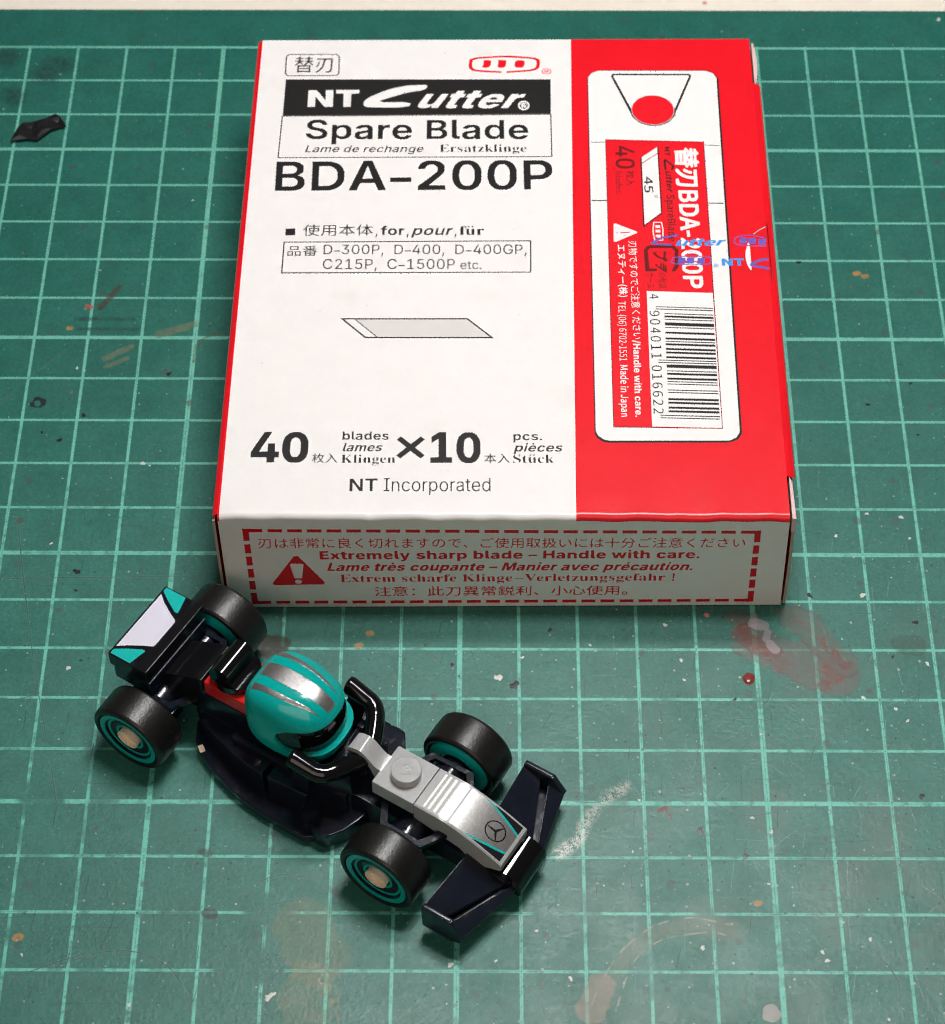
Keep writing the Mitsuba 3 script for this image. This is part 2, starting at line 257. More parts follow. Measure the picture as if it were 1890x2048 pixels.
OUTLINES = {
    'frame_badge': [(1.6168, -3.6316, 2.53), (2.6357, -3.621, 2.53), (2.6199, -3.0263, 2.53), (1.6119, -3.0292, 2.53)],
    'banner': [(1.626, -4.7343, 2.53), (6.6311, -4.665, 2.53), (6.6414, -3.7108, 2.53), (1.6339, -3.7255, 2.53)],
    'frame_big': [(1.599, -5.8295, 2.53), (6.6319, -5.7805, 2.53), (6.6311, -4.665, 2.53), (1.6206, -4.7294, 2.53)],
    'bigC': [(4.3342, -3.8771, 2.53), (4.2671, -4.0159, 2.53), (4.0244, -4.0544, 2.53), (3.6811, -4.1809, 2.53), (3.3232, -4.3569, 2.53), (4.0301, -4.3374, 2.53), (3.9644, -4.492, 2.53), (3.2239, -4.4942, 2.53), (3.1276, -4.4447, 2.53), (3.1196, -4.3575, 2.53), (3.1816, -4.2449, 2.53), (3.4871, -4.0434, 2.53), (3.8132, -3.9089, 2.53), (4.1595, -3.8649, 2.53)],
    'square': [(1.8342, -7.7976, 2.53), (2.0113, -7.793, 2.53), (2.0059, -7.6243, 2.53), (1.8313, -7.6289, 2.53)],
    'frame_list': [(1.8186, -8.7117, 2.53), (6.2177, -8.6779, 2.53), (6.2249, -7.9156, 2.53), (1.8225, -7.9616, 2.53)],
    'blade': [(2.9237, -9.7928, 2.53), (3.3443, -10.2279, 2.53), (5.5384, -10.2281, 2.53), (5.1036, -9.7893, 2.53)],
    'blade_line': [(3.1559, -9.8109, 2.53), (3.546, -10.216, 2.53)],
    'times': [(4.1761, -12.6788, 2.53), (3.9754, -12.872, 2.53), (4.0358, -12.8931, 2.53), (4.3809, -12.4629, 2.53), (4.3914, -12.8706, 2.53)],
    'case': [(7.2716, -12.5149, 2.53), (9.6848, -12.5065, 2.53), (9.7787, -3.468, 2.53), (7.3475, -3.4751, 2.53)],
    'trap': [(7.7844, -3.5737, 2.53), (8.1243, -4.5793, 2.53), (8.9501, -4.5768, 2.53), (9.3038, -3.5757, 2.53)],
    'hole': [(8.5384, -4.5467, 2.53), (8.9363, -4.5455, 2.53), (8.1471, -4.5479, 2.53), (8.5538, -4.1621, 2.53), (8.5278, -4.9211, 2.53)],
    'seams': [(7.3585, -5.412, 2.53), (7.6381, -5.405, 2.53), (7.3387, -6.913, 2.53), (7.6293, -6.9121, 2.53), (9.4461, -5.473, 2.53), (9.7388, -5.4965, 2.53), (9.4303, -6.9711, 2.53), (9.7181, -6.9761, 2.53)],
    'label': [(7.5787, -12.2167, 2.53), (9.3956, -12.2432, 2.53), (9.4394, -5.3965, 2.53), (7.6356, -5.3406, 2.53)],
    'barwhite': [(8.221, -12.2094, 2.53), (9.3921, -12.2357, 2.53), (9.404, -9.1741, 2.53), (8.2473, -9.1309, 2.53)],
    'blade2': [(8.5913, -5.5188, 2.53), (8.2689, -5.8178, 2.53), (8.2558, -7.5567, 2.53), (8.5931, -7.2319, 2.53)],
    'blade2line': [(8.588, -5.693, 2.53), (8.269, -5.9742, 2.53)],
    'degree': [(8.5097, -6.8067, 2.53), (8.5422, -6.8066, 2.53)],
    'warn2': [(7.7372, -7.498, 2.53), (8.1235, -7.7113, 2.53), (7.724, -7.9337, 2.53)],
    'warn2x': [(7.9912, -7.7144, 2.53), (7.8399, -7.7227, 2.53), (7.7738, -7.7229, 2.53)],
    'logo2': [(8.5117, -7.4562, 2.53), (8.6059, -7.6915, 2.53), (8.5017, -7.926, 2.53), (8.4075, -7.6922, 2.53)],
    'smallC': [(8.8217, -6.1118, 2.53), (8.8503, -6.0353, 2.53), (8.7678, -5.9316, 2.53), (8.7068, -5.8659, 2.53), (8.7001, -5.9318, 2.53), (8.7057, -6.1176, 2.53)],
    'recyc': [(8.2769, -8.6327, 2.53), (8.2669, -8.1594, 2.53), (8.3174, -8.0689, 2.53), (8.7495, -8.0675, 2.53), (8.8168, -8.1576, 2.53), (8.8029, -8.5419, 2.53), (8.7424, -8.6439, 2.53), (8.6415, -8.6061, 2.53), (8.3323, -8.6453, 2.53)],
    'bars': [(8.5382, -9.4874, 2.53), (9.3888, -9.5256, 2.53), (8.5115, -12.0362, 2.53), (9.367, -12.0586, 2.53), (8.392, -9.4879, 2.53), (8.3709, -12.0316, 2.53)],
    'redline': [(7.0442, -2.5395, 2.53), (6.9081, -14.1356, 2.53)],
    'tape': [(8.3406, -7.4698, 2.53), (8.3033, -8.9112, 2.53), (10.4932, -8.9166, 2.53), (10.5013, -7.4499, 2.53)],
    'tapeC': [(8.8433, -7.7987, 2.53), (8.7903, -7.8169, 2.53), (8.5795, -7.8626, 2.53), (8.4186, -7.9709, 2.53), (8.3849, -7.9978, 2.53), (8.4945, -8.0244, 2.53), (8.7151, -8.0416, 2.53)],
    'tapelogo1': [(9.8343, -8.038, 2.53), (10.1833, -8.0726, 2.53), (10.4559, -8.0807, 2.53), (10.4629, -7.8835, 2.53), (10.2026, -7.7764, 2.53), (9.8603, -7.8225, 2.53)],
    'tapedots1': [(10.017, -7.9245, 2.53), (10.1725, -7.9383, 2.53), (10.3469, -7.9611, 2.53)],
    'tapelogo2': [(8.7075, -8.5039, 2.53), (9.042, -8.5381, 2.53), (9.3919, -8.5193, 2.53), (9.43, -8.4131, 2.53), (9.3964, -8.3157, 2.53), (9.0797, -8.2989, 2.53), (8.7413, -8.3267, 2.53), (8.6985, -8.4154, 2.53)],
    'tapedots2': [(8.8923, -8.4237, 2.53), (9.0475, -8.4267, 2.53), (9.2351, -8.4279, 2.53)],
    'tapeC2': [(10.4674, -8.3832, 2.53), (10.3438, -8.3924, 2.53), (10.2244, -8.4371, 2.53), (10.1292, -8.5081, 2.53), (10.1528, -8.5433, 2.53), (10.3055, -8.5781, 2.53), (10.4445, -8.6217, 2.53)],
    'scuff': [(10.1091, -7.9116, 2.53), (10.0423, -8.1445, 2.53), (10.0246, -8.3225, 2.53), (10.05, -8.5348, 2.53), (10.1061, -8.6667, 2.53), (10.1218, -8.6227, 2.53), (10.1172, -8.3932, 2.53), (10.1313, -8.0728, 2.53)],
    'crease': [(10.2168, -7.7583, 2.53), (10.3148, -7.6587, 2.53), (10.4244, -7.5859, 2.53)],
    'logo': [(5.1029, -3.4642, 2.53), (5.2899, -3.5125, 2.53), (5.7032, -3.5405, 2.53), (5.8099, -3.5402, 2.53), (6.2234, -3.5, 2.53), (6.4108, -3.4409, 2.53), (6.4527, -3.2842, 2.53), (6.4278, -3.1172, 2.53), (6.0931, -3.0689, 2.53), (5.7981, -3.05, 2.53), (5.4896, -3.0706, 2.53), (5.1143, -3.121, 2.53), (5.0817, -3.2685, 2.53)],
    'logoA': [(5.3296, -3.3952, 2.53), (5.4899, -3.3947, 2.53), (5.5232, -3.2182, 2.53), (5.4964, -3.1789, 2.53), (5.3624, -3.1793, 2.53), (5.3827, -3.2677, 2.53)],
    'logoB': [(5.6234, -3.3943, 2.53), (5.7837, -3.3939, 2.53), (5.811, -3.2173, 2.53), (5.7843, -3.1722, 2.53), (5.6236, -3.1786, 2.53), (5.6637, -3.2276, 2.53)],
    'logoC': [(6.1309, -3.3928, 2.53), (5.9973, -3.3932, 2.53), (5.9575, -3.3444, 2.53), (5.958, -3.266, 2.53), (5.9852, -3.1834, 2.53), (6.1727, -3.1829, 2.53)],
    'dash': [(1.4971, -14.1583, 0.1628), (9.9556, -14.083, 0.1675), (9.9067, -14.1181, 2.1408), (1.4839, -14.1302, 2.1629)],
    'warn': [(1.845, -14.1485, 0.6826), (2.7096, -14.1423, 0.697), (2.2753, -14.1366, 1.4778)],
    'warnx': [(2.279, -14.1384, 1.3141), (2.3365, -14.1389, 1.2473), (2.2957, -14.1428, 0.9115), (2.2688, -14.143, 0.9116), (2.2137, -14.1395, 1.2475), (2.2743, -14.1445, 0.776)],
    'corners': [(1.0149, -14.1158, 2.53), (10.4061, -14.1435, 2.53), (10.4693, -2.5368, 2.53), (1.0942, -2.6019, 2.53)],
}
MARKS = {
    'scrap': [(-4.064, -2.854), (-3.953, -2.514), (-3.875, -2.342), (-3.651, -2.31), (-3.4, -2.216), (-3.254, -2.051), (-3.158, -2.137), (-2.984, -2.441), (-3.103, -2.441), (-3.277, -2.543), (-3.527, -2.822), (-3.724, -2.799)],
    'dark_tl': [(-4.527, -0.284), (-4.245, -1.454), (-3.661, -0.795), (-3.415, -0.487)],
    'brown1': [(-1.536, -6.713), (-1.841, -7.237)],
    'red1': [(-2.102, -7.203)],
    'dark1': [(-2.26, -7.54), (-1.202, -7.537), (-2.201, -7.797), (-1.115, -7.793)],
    'khaki': [(-0.039, -7.661), (-0.658, -7.919), (-1.173, -8.218), (-1.621, -8.513), (-1.21, -8.512), (-1.6, -8.722)],
    'brownline': [(0.611, -7.83), (0.177, -8.002), (0.03, -8.171), (0.014, -8.591)],
    'blackring': [(-2.757, -9.598)],
    'whites': [(-0.713, -11.005), (-0.586, -11.056), (-2.127, -8.757), (-1.985, -8.815), (-0.315, -4.417), (14.858, 0.896), (2.114, -21.464), (2.176, -21.406), (-1.737, -20.744), (-0.003, -21.586), (4.907, -20.891), (6.758, -21.115), (6.242, -20.3), (5.61, -20.822), (7.314, -19.502), (8.817, -20.584), (9.734, -18.262), (7.928, -17.939), (7.79, -18.891), (10.669, -20.649), (10.731, -20.795), (11.429, -20.426), (11.587, -21.779), (10.199, -21.115), (9.92, -19.461), (10.025, -18.521), (11.916, -13.857), (11.736, -15.957), (12.254, -16.174), (12.428, -16.407), (12.875, -15.269), (9.985, -16.676), (8.733, -15.216), (8.766, -15.611), (12.746, -12.167), (12.154, -12.093), (12.848, -12.635), (11.565, -12.584), (-2.159, -12.801), (-1.584, -15.41)],
    'extra_white': [(5.655, -15.575), (6.06, -15.169), (7.205, -14.91), (2.482, -15.335), (8.493, -14.493)],
    'extra_black': [(5.923, -15.734), (4.881, -15.326), (6.532, -14.604), (2.378, -18.332), (2.451, -18.516), (3.289, -19.059)],
    'greyblob': [(9.805, -21.687)],
    'pinkdot': [(9.214, -14.282)],
    'reddrop': [(9.85, -15.583)],
    'blacks': [(11.153, 0.239), (11.414, -6.042), (13.244, -10.298), (12.403, -9.586), (13.233, -9.077), (9.591, -15.999), (12.763, -14.425), (12.301, -15.133), (11.002, -13.868), (9.588, -18.967), (8.117, -19.801), (7.772, -19.555), (12.499, -17.848), (-1.891, -9.89), (-2.263, -10.471), (-0.42, -8.892), (-2.606, -10.294), (-1.649, -13.407), (-1.622, -13.806), (-1.385, -15.254), (8.885, -18.504)],
    'redsmear': [(9.695, -14.297), (9.878, -14.392), (9.785, -14.621), (9.944, -14.828), (10.057, -14.997), (10.287, -15.053), (10.437, -15.332)],
    'redsmear2': [(10.682, -14.331), (10.962, -14.559), (11.144, -14.824), (11.31, -15.068), (11.506, -15.31)],
    'redsmear3': [(11.175, -15.385), (11.349, -15.514), (11.103, -15.699), (11.508, -15.458)],
    'greysmear': [(10.276, -14.978), (10.685, -15.126), (10.976, -15.367), (11.11, -15.607)],
    'lilac': [(10.019, -14.276), (10.015, -14.449), (10.168, -14.505), (10.237, -14.638), (10.197, -14.771), (10.267, -14.884), (10.337, -14.996)],
    'white_streak': [(6.615, -18.932), (6.923, -18.654), (7.095, -18.256), (7.453, -17.877), (7.727, -17.662)],
    'khaki2': [(3.947, -20.357), (3.586, -20.615), (3.469, -20.882), (3.698, -20.823), (3.602, -21.111), (3.815, -21.281), (3.722, -21.621), (3.93, -21.676)],
    'pinksmear': [(7.054, -21.615), (7.2, -21.233), (7.467, -20.758), (7.794, -20.408), (8.179, -20.165), (8.679, -20.063), (9.266, -20.182)],
    'pinksmear2': [(7.44, -21.656), (7.613, -21.103), (7.822, -20.714), (8.186, -20.45), (8.565, -20.361), (8.962, -20.316), (9.255, -20.38)],
    'redfleck': [(8.243, -18.134), (8.347, -18.087), (8.421, -18.275)],
    'orange': [(3.439, -14.688), (3.277, -14.945), (-1.859, -20.451), (9.708, -19.809), (12.48, -6.336), (12.636, -6.402), (-2.395, -7.776)],
    'brownpatch': [(1.791, -14.964), (12.556, -14.889), (1.07, -20.009), (0.937, -18.915)],
    'arc_a1': [(-1.995, -21.395), (-1.715, -21.107), (-1.189, -20.873), (-0.755, -20.725)],
    'arc_a2': [(-0.928, -20.843), (-0.494, -20.695), (0.035, -20.693), (0.529, -20.924), (0.824, -21.326), (0.959, -21.724)],
    'arc_a3': [(1.848, -20.065), (2.103, -19.855), (2.528, -19.778), (2.767, -19.852)],
    'arc_a4': [(1.637, -19.676), (1.97, -19.402), (2.344, -19.324), (2.699, -19.399)],
    'arc_a5': [(-2.825, -12.223), (-2.472, -13.953), (-2.164, -15.361), (-1.805, -16.777)],
    'arc_a6': [(-1.654, -17.373), (-1.501, -18.015)],
    'arc_a7': [(8.902, -17.525), (9.101, -17.941), (9.419, -18.162), (9.744, -18.224), (10.105, -18.159)],
    'arc_a8': [(10.164, -21.058), (10.112, -21.402), (10.212, -21.798)],
    'arc_a9': [(9.023, -16.802), (9.176, -16.569), (9.468, -16.402), (9.808, -16.367), (10.115, -16.416)],
    'arc_a10': [(6.71, -17.919), (7.012, -17.981), (7.371, -17.948), (7.788, -17.659)],
    'arc_a11': [(11.44, -20.588), (11.696, -20.936), (11.798, -21.224), (11.769, -21.509)],
    'arc_a12': [(4.033, -21.198), (4.277, -21.597), (4.489, -21.822)],
    'arc_a13': [(6.024, -21.132), (6.256, -21.447), (6.382, -21.814)],
    'arc_a14': [(-2.961, -13.558), (0.573, -13.49)],
    'arc_a15': [(-2.016, -15.908), (-2.37, -16.044), (-2.658, -16.012)],
    'arc_a16': [(-3.445, -9.632), (-2.906, -8.892), (-2.284, -8.221)],
    'arc_a17': [(10.416, -14.156), (12.272, -14.256), (13.301, -14.11)],
    'edge': [(-4.781, 1.204), (15.025, 1.181)],
}

# ------------------------------------------------------------------ materials
N, FBM, SST = mikit.noise, mikit.fbm, mikit.smoothstep
C3 = mi.Color3f
def mixc(a, b, t): return mi.Color3f(a) * (1 - t) + mi.Color3f(b) * t

def seg(x, y, p, q):
    """Distance to the stroke p-q, and how far along it (0 to 1)."""
    p, q = [float(k) for k in p], [float(k) for k in q]
    ex, ey = q[0] - p[0], q[1] - p[1]; l2 = ex * ex + ey * ey + 1e-9
    t = dr.clip(((x - p[0]) * ex + (y - p[1]) * ey) / l2, 0, 1)
    dx, dy = x - p[0] - ex * t, y - p[1] - ey * t
    return dr.sqrt(dx * dx + dy * dy), t
def path(x, y, pts):
    d = mi.Float(9.0)
    for p, q in zip(pts[:-1], pts[1:]): d = dr.minimum(d, seg(x, y, p, q)[0])
    return d
def curve(pts, n=3):
    """The marked points joined by a smooth curve."""
    if len(pts) < 3: return pts
    p = np.array([2 * np.array(pts[0]) - pts[1], *pts, 2 * np.array(pts[-1]) - pts[-2]], float); out = []
    for i in range(1, len(p) - 2):
        for t in np.arange(n) / n:
            out.append(tuple(0.5 * (2 * p[i] + (p[i + 1] - p[i - 1]) * t + (2 * p[i - 1] - 5 * p[i] + 4 * p[i + 1] - p[i + 2]) * t * t + (3 * p[i] - p[i - 1] - 3 * p[i + 1] + p[i + 2]) * t ** 3)))
    return out + [tuple(pts[-1])]
def cells(x, y, size, seed, prob, r0, r1):
    """Scattered specks, at most one in each cell of the given size; 1 inside a speck."""
    ix, iy = dr.floor(x / size), dr.floor(y / size)
    a, b, c, d = (mikit.cell_rand(ix, iy, seed + k) for k in range(4))
    dx, dy = x - (ix + 0.2 + 0.6 * a) * size, y - (iy + 0.2 + 0.6 * b) * size
    r = (r0 + (r1 - r0) * d * d)
    return dr.select(c < prob, SST(r, r * 0.6, dr.sqrt(dx * dx + dy * dy * 0.9)), 0.0)
def cuts(x, y, size, seed, prob, tilt):
    """Scattered short knife cuts, at most one in each cell."""
    ix, iy = dr.floor(x / size), dr.floor(y / size)
    a, b, c, d = (mikit.cell_rand(ix, iy, seed + k) for k in range(4))
    t = tilt * (d * 2 - 1)
    u, v = (x / size - ix - 0.5 - 0.3 * (a - 0.5)), (y / size - iy - 0.5)
    dist = dr.abs(u * dr.cos(t) - v * dr.sin(t)) * size
    return dr.select((c < prob) & (dr.abs(v) < 0.12 + 0.3 * b), SST(0.009, 0.002, dist), 0.0)
RUBS = [(-1.75, -18.05, .42), (1.62, -21.0, .42), (2.1, -19.95, .5), (6.35, -20.0, .17), (2.0, -20.9, .4), (-1.97, -17.85, .3)]
def mat_color(p, n, uv):
    x, y = p.x * 100, p.y * 100
    n1, n2, n3, n4 = FBM(x * 0.45, y * 0.45, 3.0), FBM(x * 2.3, y * 2.3, 8.0), N(x * 26, y * 26, 1.0), N(x * 61, y * 57, 4.0)
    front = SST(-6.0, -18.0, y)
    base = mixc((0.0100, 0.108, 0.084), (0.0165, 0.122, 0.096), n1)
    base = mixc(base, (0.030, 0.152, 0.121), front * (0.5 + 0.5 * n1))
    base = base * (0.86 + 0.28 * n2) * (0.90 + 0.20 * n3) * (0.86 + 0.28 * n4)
    base = mixc(base, (0.088, 0.150, 0.128), 0.55 * SST(0.35, 0.75, FBM(x * 1.1, y * 1.1, 31.0)) * SST(4.0, 12.0, x) * SST(-12.0, -18.0, y))  # worn grey patches, with the near-right sheen painted into the colour
    # printed grid
    gx, gy = dr.floor(x + 0.5), dr.floor(y + 0.5)
    dx, dy = dr.abs(x - gx), dr.abs(y - gy)
    tx = dr.abs(gx / 5 - dr.floor(gx / 5 + 0.5)) < 0.05
    ty = (dr.abs((gy + 3) / 5 - dr.floor((gy + 3) / 5 + 0.5)) < 0.05)
    wx = dr.select(tx, 0.043, 0.0265); wy = dr.select(ty, 0.041, dr.select(dr.abs(gy) < 0.1, 0.032, 0.0255))
    rag = 0.006 * (N(x * 14, y * 14, 5.0) - 0.5)
    lx, ly = SST(wx + 0.009, wx - 0.008, dx + rag), SST(wy + 0.009, wy - 0.008, dy + rag)
    line = dr.maximum(lx, ly) * dr.select((y < 0.045) & (gy < 0.5), 1.0, 0.0)
    wear = 0.96 - (0.16 + 0.28 * front) * SST(0.48, 0.75, FBM(x * 7, y * 7, 4.0)) - (0.12 + 0.18 * front) * SST(0.62, 0.8, N(x * 30, y * 30, 2.0))
    gone = mi.Float(0.0)
    for cx, cy, r in RUBS: gone = dr.maximum(gone, SST(r, r * 0.55, dr.sqrt(dr.square(x - cx) + dr.square(y - cy)) + 0.3 * (n2 - 0.5)))
    gone = dr.maximum(gone, 0.75 * front * SST(0.66, 0.80, FBM(x * 1.4, y * 1.4, 41.0)))
    line = line * wear * (1 - 0.92 * gone)
    inkc = mixc((0.140, 0.440, 0.350), (0.125, 0.470, 0.375), front)
    col = mixc(base, inkc, line)
    # knife cuts that follow the lines
    cut = SST(0.005, 0.001, dr.abs(x - gx - 0.012 * (N(gx * 3.1, y * 0.7, 2.0) - 0.3))) * SST(0.5, 0.62, N(gx * 7.3, y * 0.55, 6.0))
    cut = dr.maximum(cut, SST(0.005, 0.001, dr.abs(y - gy - 0.010 * (N(gy * 3.1, x * 0.7, 2.0) - 0.5))) * SST(0.58, 0.68, N(gy * 7.3, x * 0.5, 7.0)))
    cut = dr.maximum(cut * 0.6, 0.8 * cuts(x, y, 0.62, 31, 0.26, 0.5) * front)
    cut = dr.maximum(cut, 0.5 * cuts(y, x, 1.3, 41, 0.45, 0.12) * (0.2 + 0.8 * front))
    col = mixc(col, (0.012, 0.045, 0.038), cut)
    pale = dr.maximum(cuts(x, y, 0.9, 51, 0.35, 0.25), cuts(x, y, 0.45, 61, 0.10, 2.5)) * SST(3.0, 12.0, x) * front
    col = mixc(col, (0.20, 0.33, 0.29), 0.50 * pale)
    for name, pts in MARKS.items():
        if name.startswith('arc_'):
            d = path(x, y, curve(pts, 3))
            k = SST(0.015, 0.005, d) * (0.45 + 0.6 * N(x * 2.0, y * 2.0, 9.0))
            col = mixc(col, (0.018, 0.055, 0.048), k * 0.8)
            col = mixc(col, (0.17, 0.28, 0.25), SST(0.012, 0.003, dr.abs(d - 0.014)) * 0.16)
    # dust and specks of old paint
    dens = 0.25 + 0.75 * front * (0.45 + 0.55 * SST(2.0, 9.0, x))
    col = mixc(col, (0.36, 0.40, 0.37), 0.8 * cells(x, y, 0.34, 11, 0.50 * dens, 0.007, 0.028))
    col = mixc(col, (0.30, 0.36, 0.33), 0.65 * cells(x + 0.13, y, 0.15, 15, 0.42 * dens, 0.004, 0.014))
    col = mixc(col, (0.016, 0.030, 0.028), 0.8 * cells(x + 0.2, y + 0.1, 0.30, 19, 0.34 * dens + 0.05, 0.007, 0.028))
    col = mixc(col, (0.060, 0.065, 0.055), 0.55 * cells(x + 0.3, y + 0.3, 0.9, 23, 0.40, 0.03, 0.10) * (0.4 + n2))
    col = mixc(col, (0.22, 0.13, 0.07), 0.6 * cells(x + 0.7, y + 0.4, 0.85, 27, 0.16, 0.012, 0.04))
    # smears
    w = 0.16 * (FBM(x * 5, y * 5, 12.0) - 0.5)
    grain = SST(0.25, 0.75, FBM(x * 12, y * 12, 13.0))
    def smear(c, a, pts, r, soft=0.6, gr=0.5, rim=0.0):
        d = path(x, y, pts) + w * min(1.0, r * 5)
        out = mixc(col, c, a * SST(r, r * soft, d) * (1 - gr + gr * grain))
        return mixc(out, [k * 0.75 for k in c], rim * SST(0.035, 0.008, dr.abs(d - r * 0.93)) * SST(0.35, 0.65, FBM(x * 6, y * 6, 17.0))) if rim else out
    M = MARKS
    for q in M['dark_tl']: col = smear((0.012, 0.040, 0.036), 0.8, [q, (q[0] + .12, q[1] - .08)], 0.40, 0.1)
    col = smear((0.050, 0.035, 0.022), 0.85, M['brown1'], 0.085, 0.5, 0.3)
    for i in (0, 2): col = smear((0.012, 0.045, 0.045), 0.8, M['dark1'][i:i + 2], 0.07, 0.2, 0.6)
    for i in (0, 2, 4): col = smear((0.125, 0.145, 0.085), 0.75, M['khaki'][i:i + 2], (.11, .085, .06)[i // 2], 0.7, 0.4)
    col = smear((0.080, 0.070, 0.030), 0.8, M['brownline'], 0.035, 0.4, 0.5)
    col = smear((0.115, 0.085, 0.080), 0.62, [M['redsmear'][3], M['redsmear'][5], M['greysmear'][2], M['redsmear3'][1]], 0.40, 0.8, 0.25, 0.5)
    col = smear((0.110, 0.070, 0.062), 0.50, M['redsmear2'], 0.26, 0.7, 0.25, 0.6)
    col = smear((0.140, 0.040, 0.032), 0.55, M['redsmear'], 0.26, 0.2, 0.4)
    col = smear((0.150, 0.035, 0.028), 0.55, M['redsmear'][2:6], 0.16, 0.5, 0.4, 0.6)
    col = smear((0.140, 0.040, 0.035), 0.45, M['redsmear2'], 0.10, 0.3, 0.6)
    col = smear((0.170, 0.030, 0.026), 0.55, M['redsmear2'][2:], 0.085, 0.5, 0.8, 0.5)
    col = smear((0.160, 0.035, 0.030), 0.75, M['redsmear3'][:3], 0.15, 0.5, 0.8)
    col = smear((0.270, 0.240, 0.265), 0.72, M["lilac"][:2], 0.055, 0.8, 0.1)
    col = smear((0.270, 0.240, 0.265), 0.72, M["lilac"][1:3], 0.105, 0.8, 0.1)
    col = smear((0.270, 0.240, 0.265), 0.72, M['lilac'][3:5], 0.066, 0.8, 0.1)
    col = smear((0.270, 0.240, 0.265), 0.72, M['lilac'][5:], 0.085, 0.8, 0.1)
    chalk = SST(0.30, 0.70, 0.6 * N(x * 60, y * 60, 3.0) + 0.4 * N(x * 15, y * 15, 2.0)) * SST(0.17, 0.02, path(x, y, curve(M['white_streak'], 3)) + w * 0.5)
    col = mixc(col, (0.62, 0.60, 0.55), chalk * (0.45 + 0.5 * SST(-18.2, -19.0, y)))
    col = smear((0.165, 0.165, 0.085), 0.36, [(2.60, -20.25), (2.75, -20.6), (2.85, -20.75)], 0.55, 0.75, 0.35)
    col = smear((0.20, 0.19, 0.10), 0.38, [(2.75, -21.2), (2.62, -21.5), (2.7, -21.8)], 0.40, 0.7, 0.5)
    col = smear((0.235, 0.215, 0.100), 0.45, [(3.08, -21.3), (3.12, -21.75)], 0.16, 0.4, 0.9)
    ps, pt = path(x, y, curve(M['pinksmear'], 3)), path(x, y, curve(M['pinksmear2'], 3))
    streak = SST(0.3, 0.7, N((ps - pt) * 16, (ps + pt) * 2.0, 4.0))
    band = SST(0.36, 0.10, dr.maximum(ps, pt)) * SST(-19.7, -20.2, y)
    col = mixc(col, (0.20, 0.175, 0.130), band * (0.30 + 0.35 * streak))
    col = mixc(col, (0.36, 0.33, 0.28), 0.55 * SST(0.022, 0.006, dr.minimum(ps, pt)) * SST(0.35, 0.6, N(x * 8, y * 8, 2.0)))
    col = smear((0.30, 0.22, 0.18), 0.55, M['pinksmear'][:2], 0.26, 0.8, 0.2)
    for q in M['orange']: col = smear((0.42, 0.20, 0.05), 0.8, [q, (q[0] + .05, q[1] + .01)], 0.07, 0.5, 0.5)
    for q, r, a in zip(M['brownpatch'], (.29, .24, .09, .07), (.97, .35, .7, .6)): col = smear((0.022, 0.019, 0.010), a, [q, (q[0] + .1, q[1] - .03)], r, 0.8, 0.15)
    col = smear((0.42, 0.05, 0.05), 0.9, [M['red1'][0], (M['red1'][0][0] + .08, M['red1'][0][1] - .04)], 0.045, 0.6, 0.2)
    for i in (0, 1): col = smear((0.12, 0.030, 0.028), 0.9, M['redfleck'][i:i + 2], 0.05 - .02 * i, 0.6, 0.2)
    cx, cy = M['blackring'][0]
    rr = dr.sqrt(dr.square(x - cx) + dr.square((y - cy))); ring = SST(0.075, 0.03, dr.abs(rr - 0.095) + 0.12 * (FBM(x * 9, y * 9, 21.0) - 0.45))
    col = mixc(col, (0.006, 0.008, 0.010), 0.92 * ring)
    return col
def mat_bump(p, n, uv):
    x, y = p.x * 100, p.y * 100
    return 0.5 * N(x * 22, y * 22, 2.0) + 0.3 * N(x * 47, y * 47, 3.0) + 0.2 * FBM(x * 3, y * 3, 7.0)
def mat_rough(p, n, uv):
    x, y = p.x * 100, p.y * 100
    return 0.36 + 0.14 * FBM(x * 1.7, y * 1.7, 5.0) + 0.06 * N(x * 18, y * 18, 4.0)
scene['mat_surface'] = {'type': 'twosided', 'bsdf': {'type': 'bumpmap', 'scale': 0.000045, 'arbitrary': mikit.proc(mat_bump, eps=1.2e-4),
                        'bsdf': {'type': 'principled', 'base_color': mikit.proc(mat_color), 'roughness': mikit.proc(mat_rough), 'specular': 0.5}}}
bsdf('mat_edge', (0.03, 0.11, 0.09), 0.5)
def board(p, n, uv):
    x, y = p.x * 100, p.y * 100
    c = mixc((0.80, 0.72, 0.62), (0.86, 0.80, 0.71), FBM(x * 0.5, y * 3.0, 1.0))
    c = mixc(c, (0.50, 0.40, 0.28), 0.6 * cells(x, y * 1.5, 1.1, 5, 0.35, 0.04, 0.16) * SST(0.3, 0.7, N(x * 9, y * 9)))
    c = mixc(c, (0.25, 0.17, 0.11), 0.75 * SST(0.42, 0.1, seg(x, y, (10.1, 1.16), (10.55, 1.2))[0] * 3 + 0.5 * FBM(x * 6, y * 6)))
    c = mixc(c, (0.10, 0.22, 0.50), SST(0.06, 0.03, dr.sqrt(dr.square(x - 4.02) + dr.square(y - 1.18))))
    return mixc(c, (0.55, 0.20, 0.16), SST(0.07, 0.03, dr.sqrt(dr.square(x - 10.05) + dr.square(y - 1.75))))
bsdf('board', mikit.proc(board), 0.5)
def card(p, n, uv):
    x, y, z = p.x * 100, p.y * 100, p.z * 100
    c = C3(0.775, 0.752, 0.745) * (0.965 + 0.05 * FBM(x * 5, y * 5, z * 5)) * (0.985 + 0.03 * N(x * 40, y * 40, z * 40))
    c = mixc(c, (0.60, 0.56, 0.53), 0.22 * SST(0.58, 0.80, FBM(x * 1.3, y * 1.3, z * 1.3 + 4.0)))
    return mixc(c, (0.40, 0.36, 0.32), 0.65 * cells(x + z, y + z, 1.1, 71, 0.20, 0.007, 0.024))
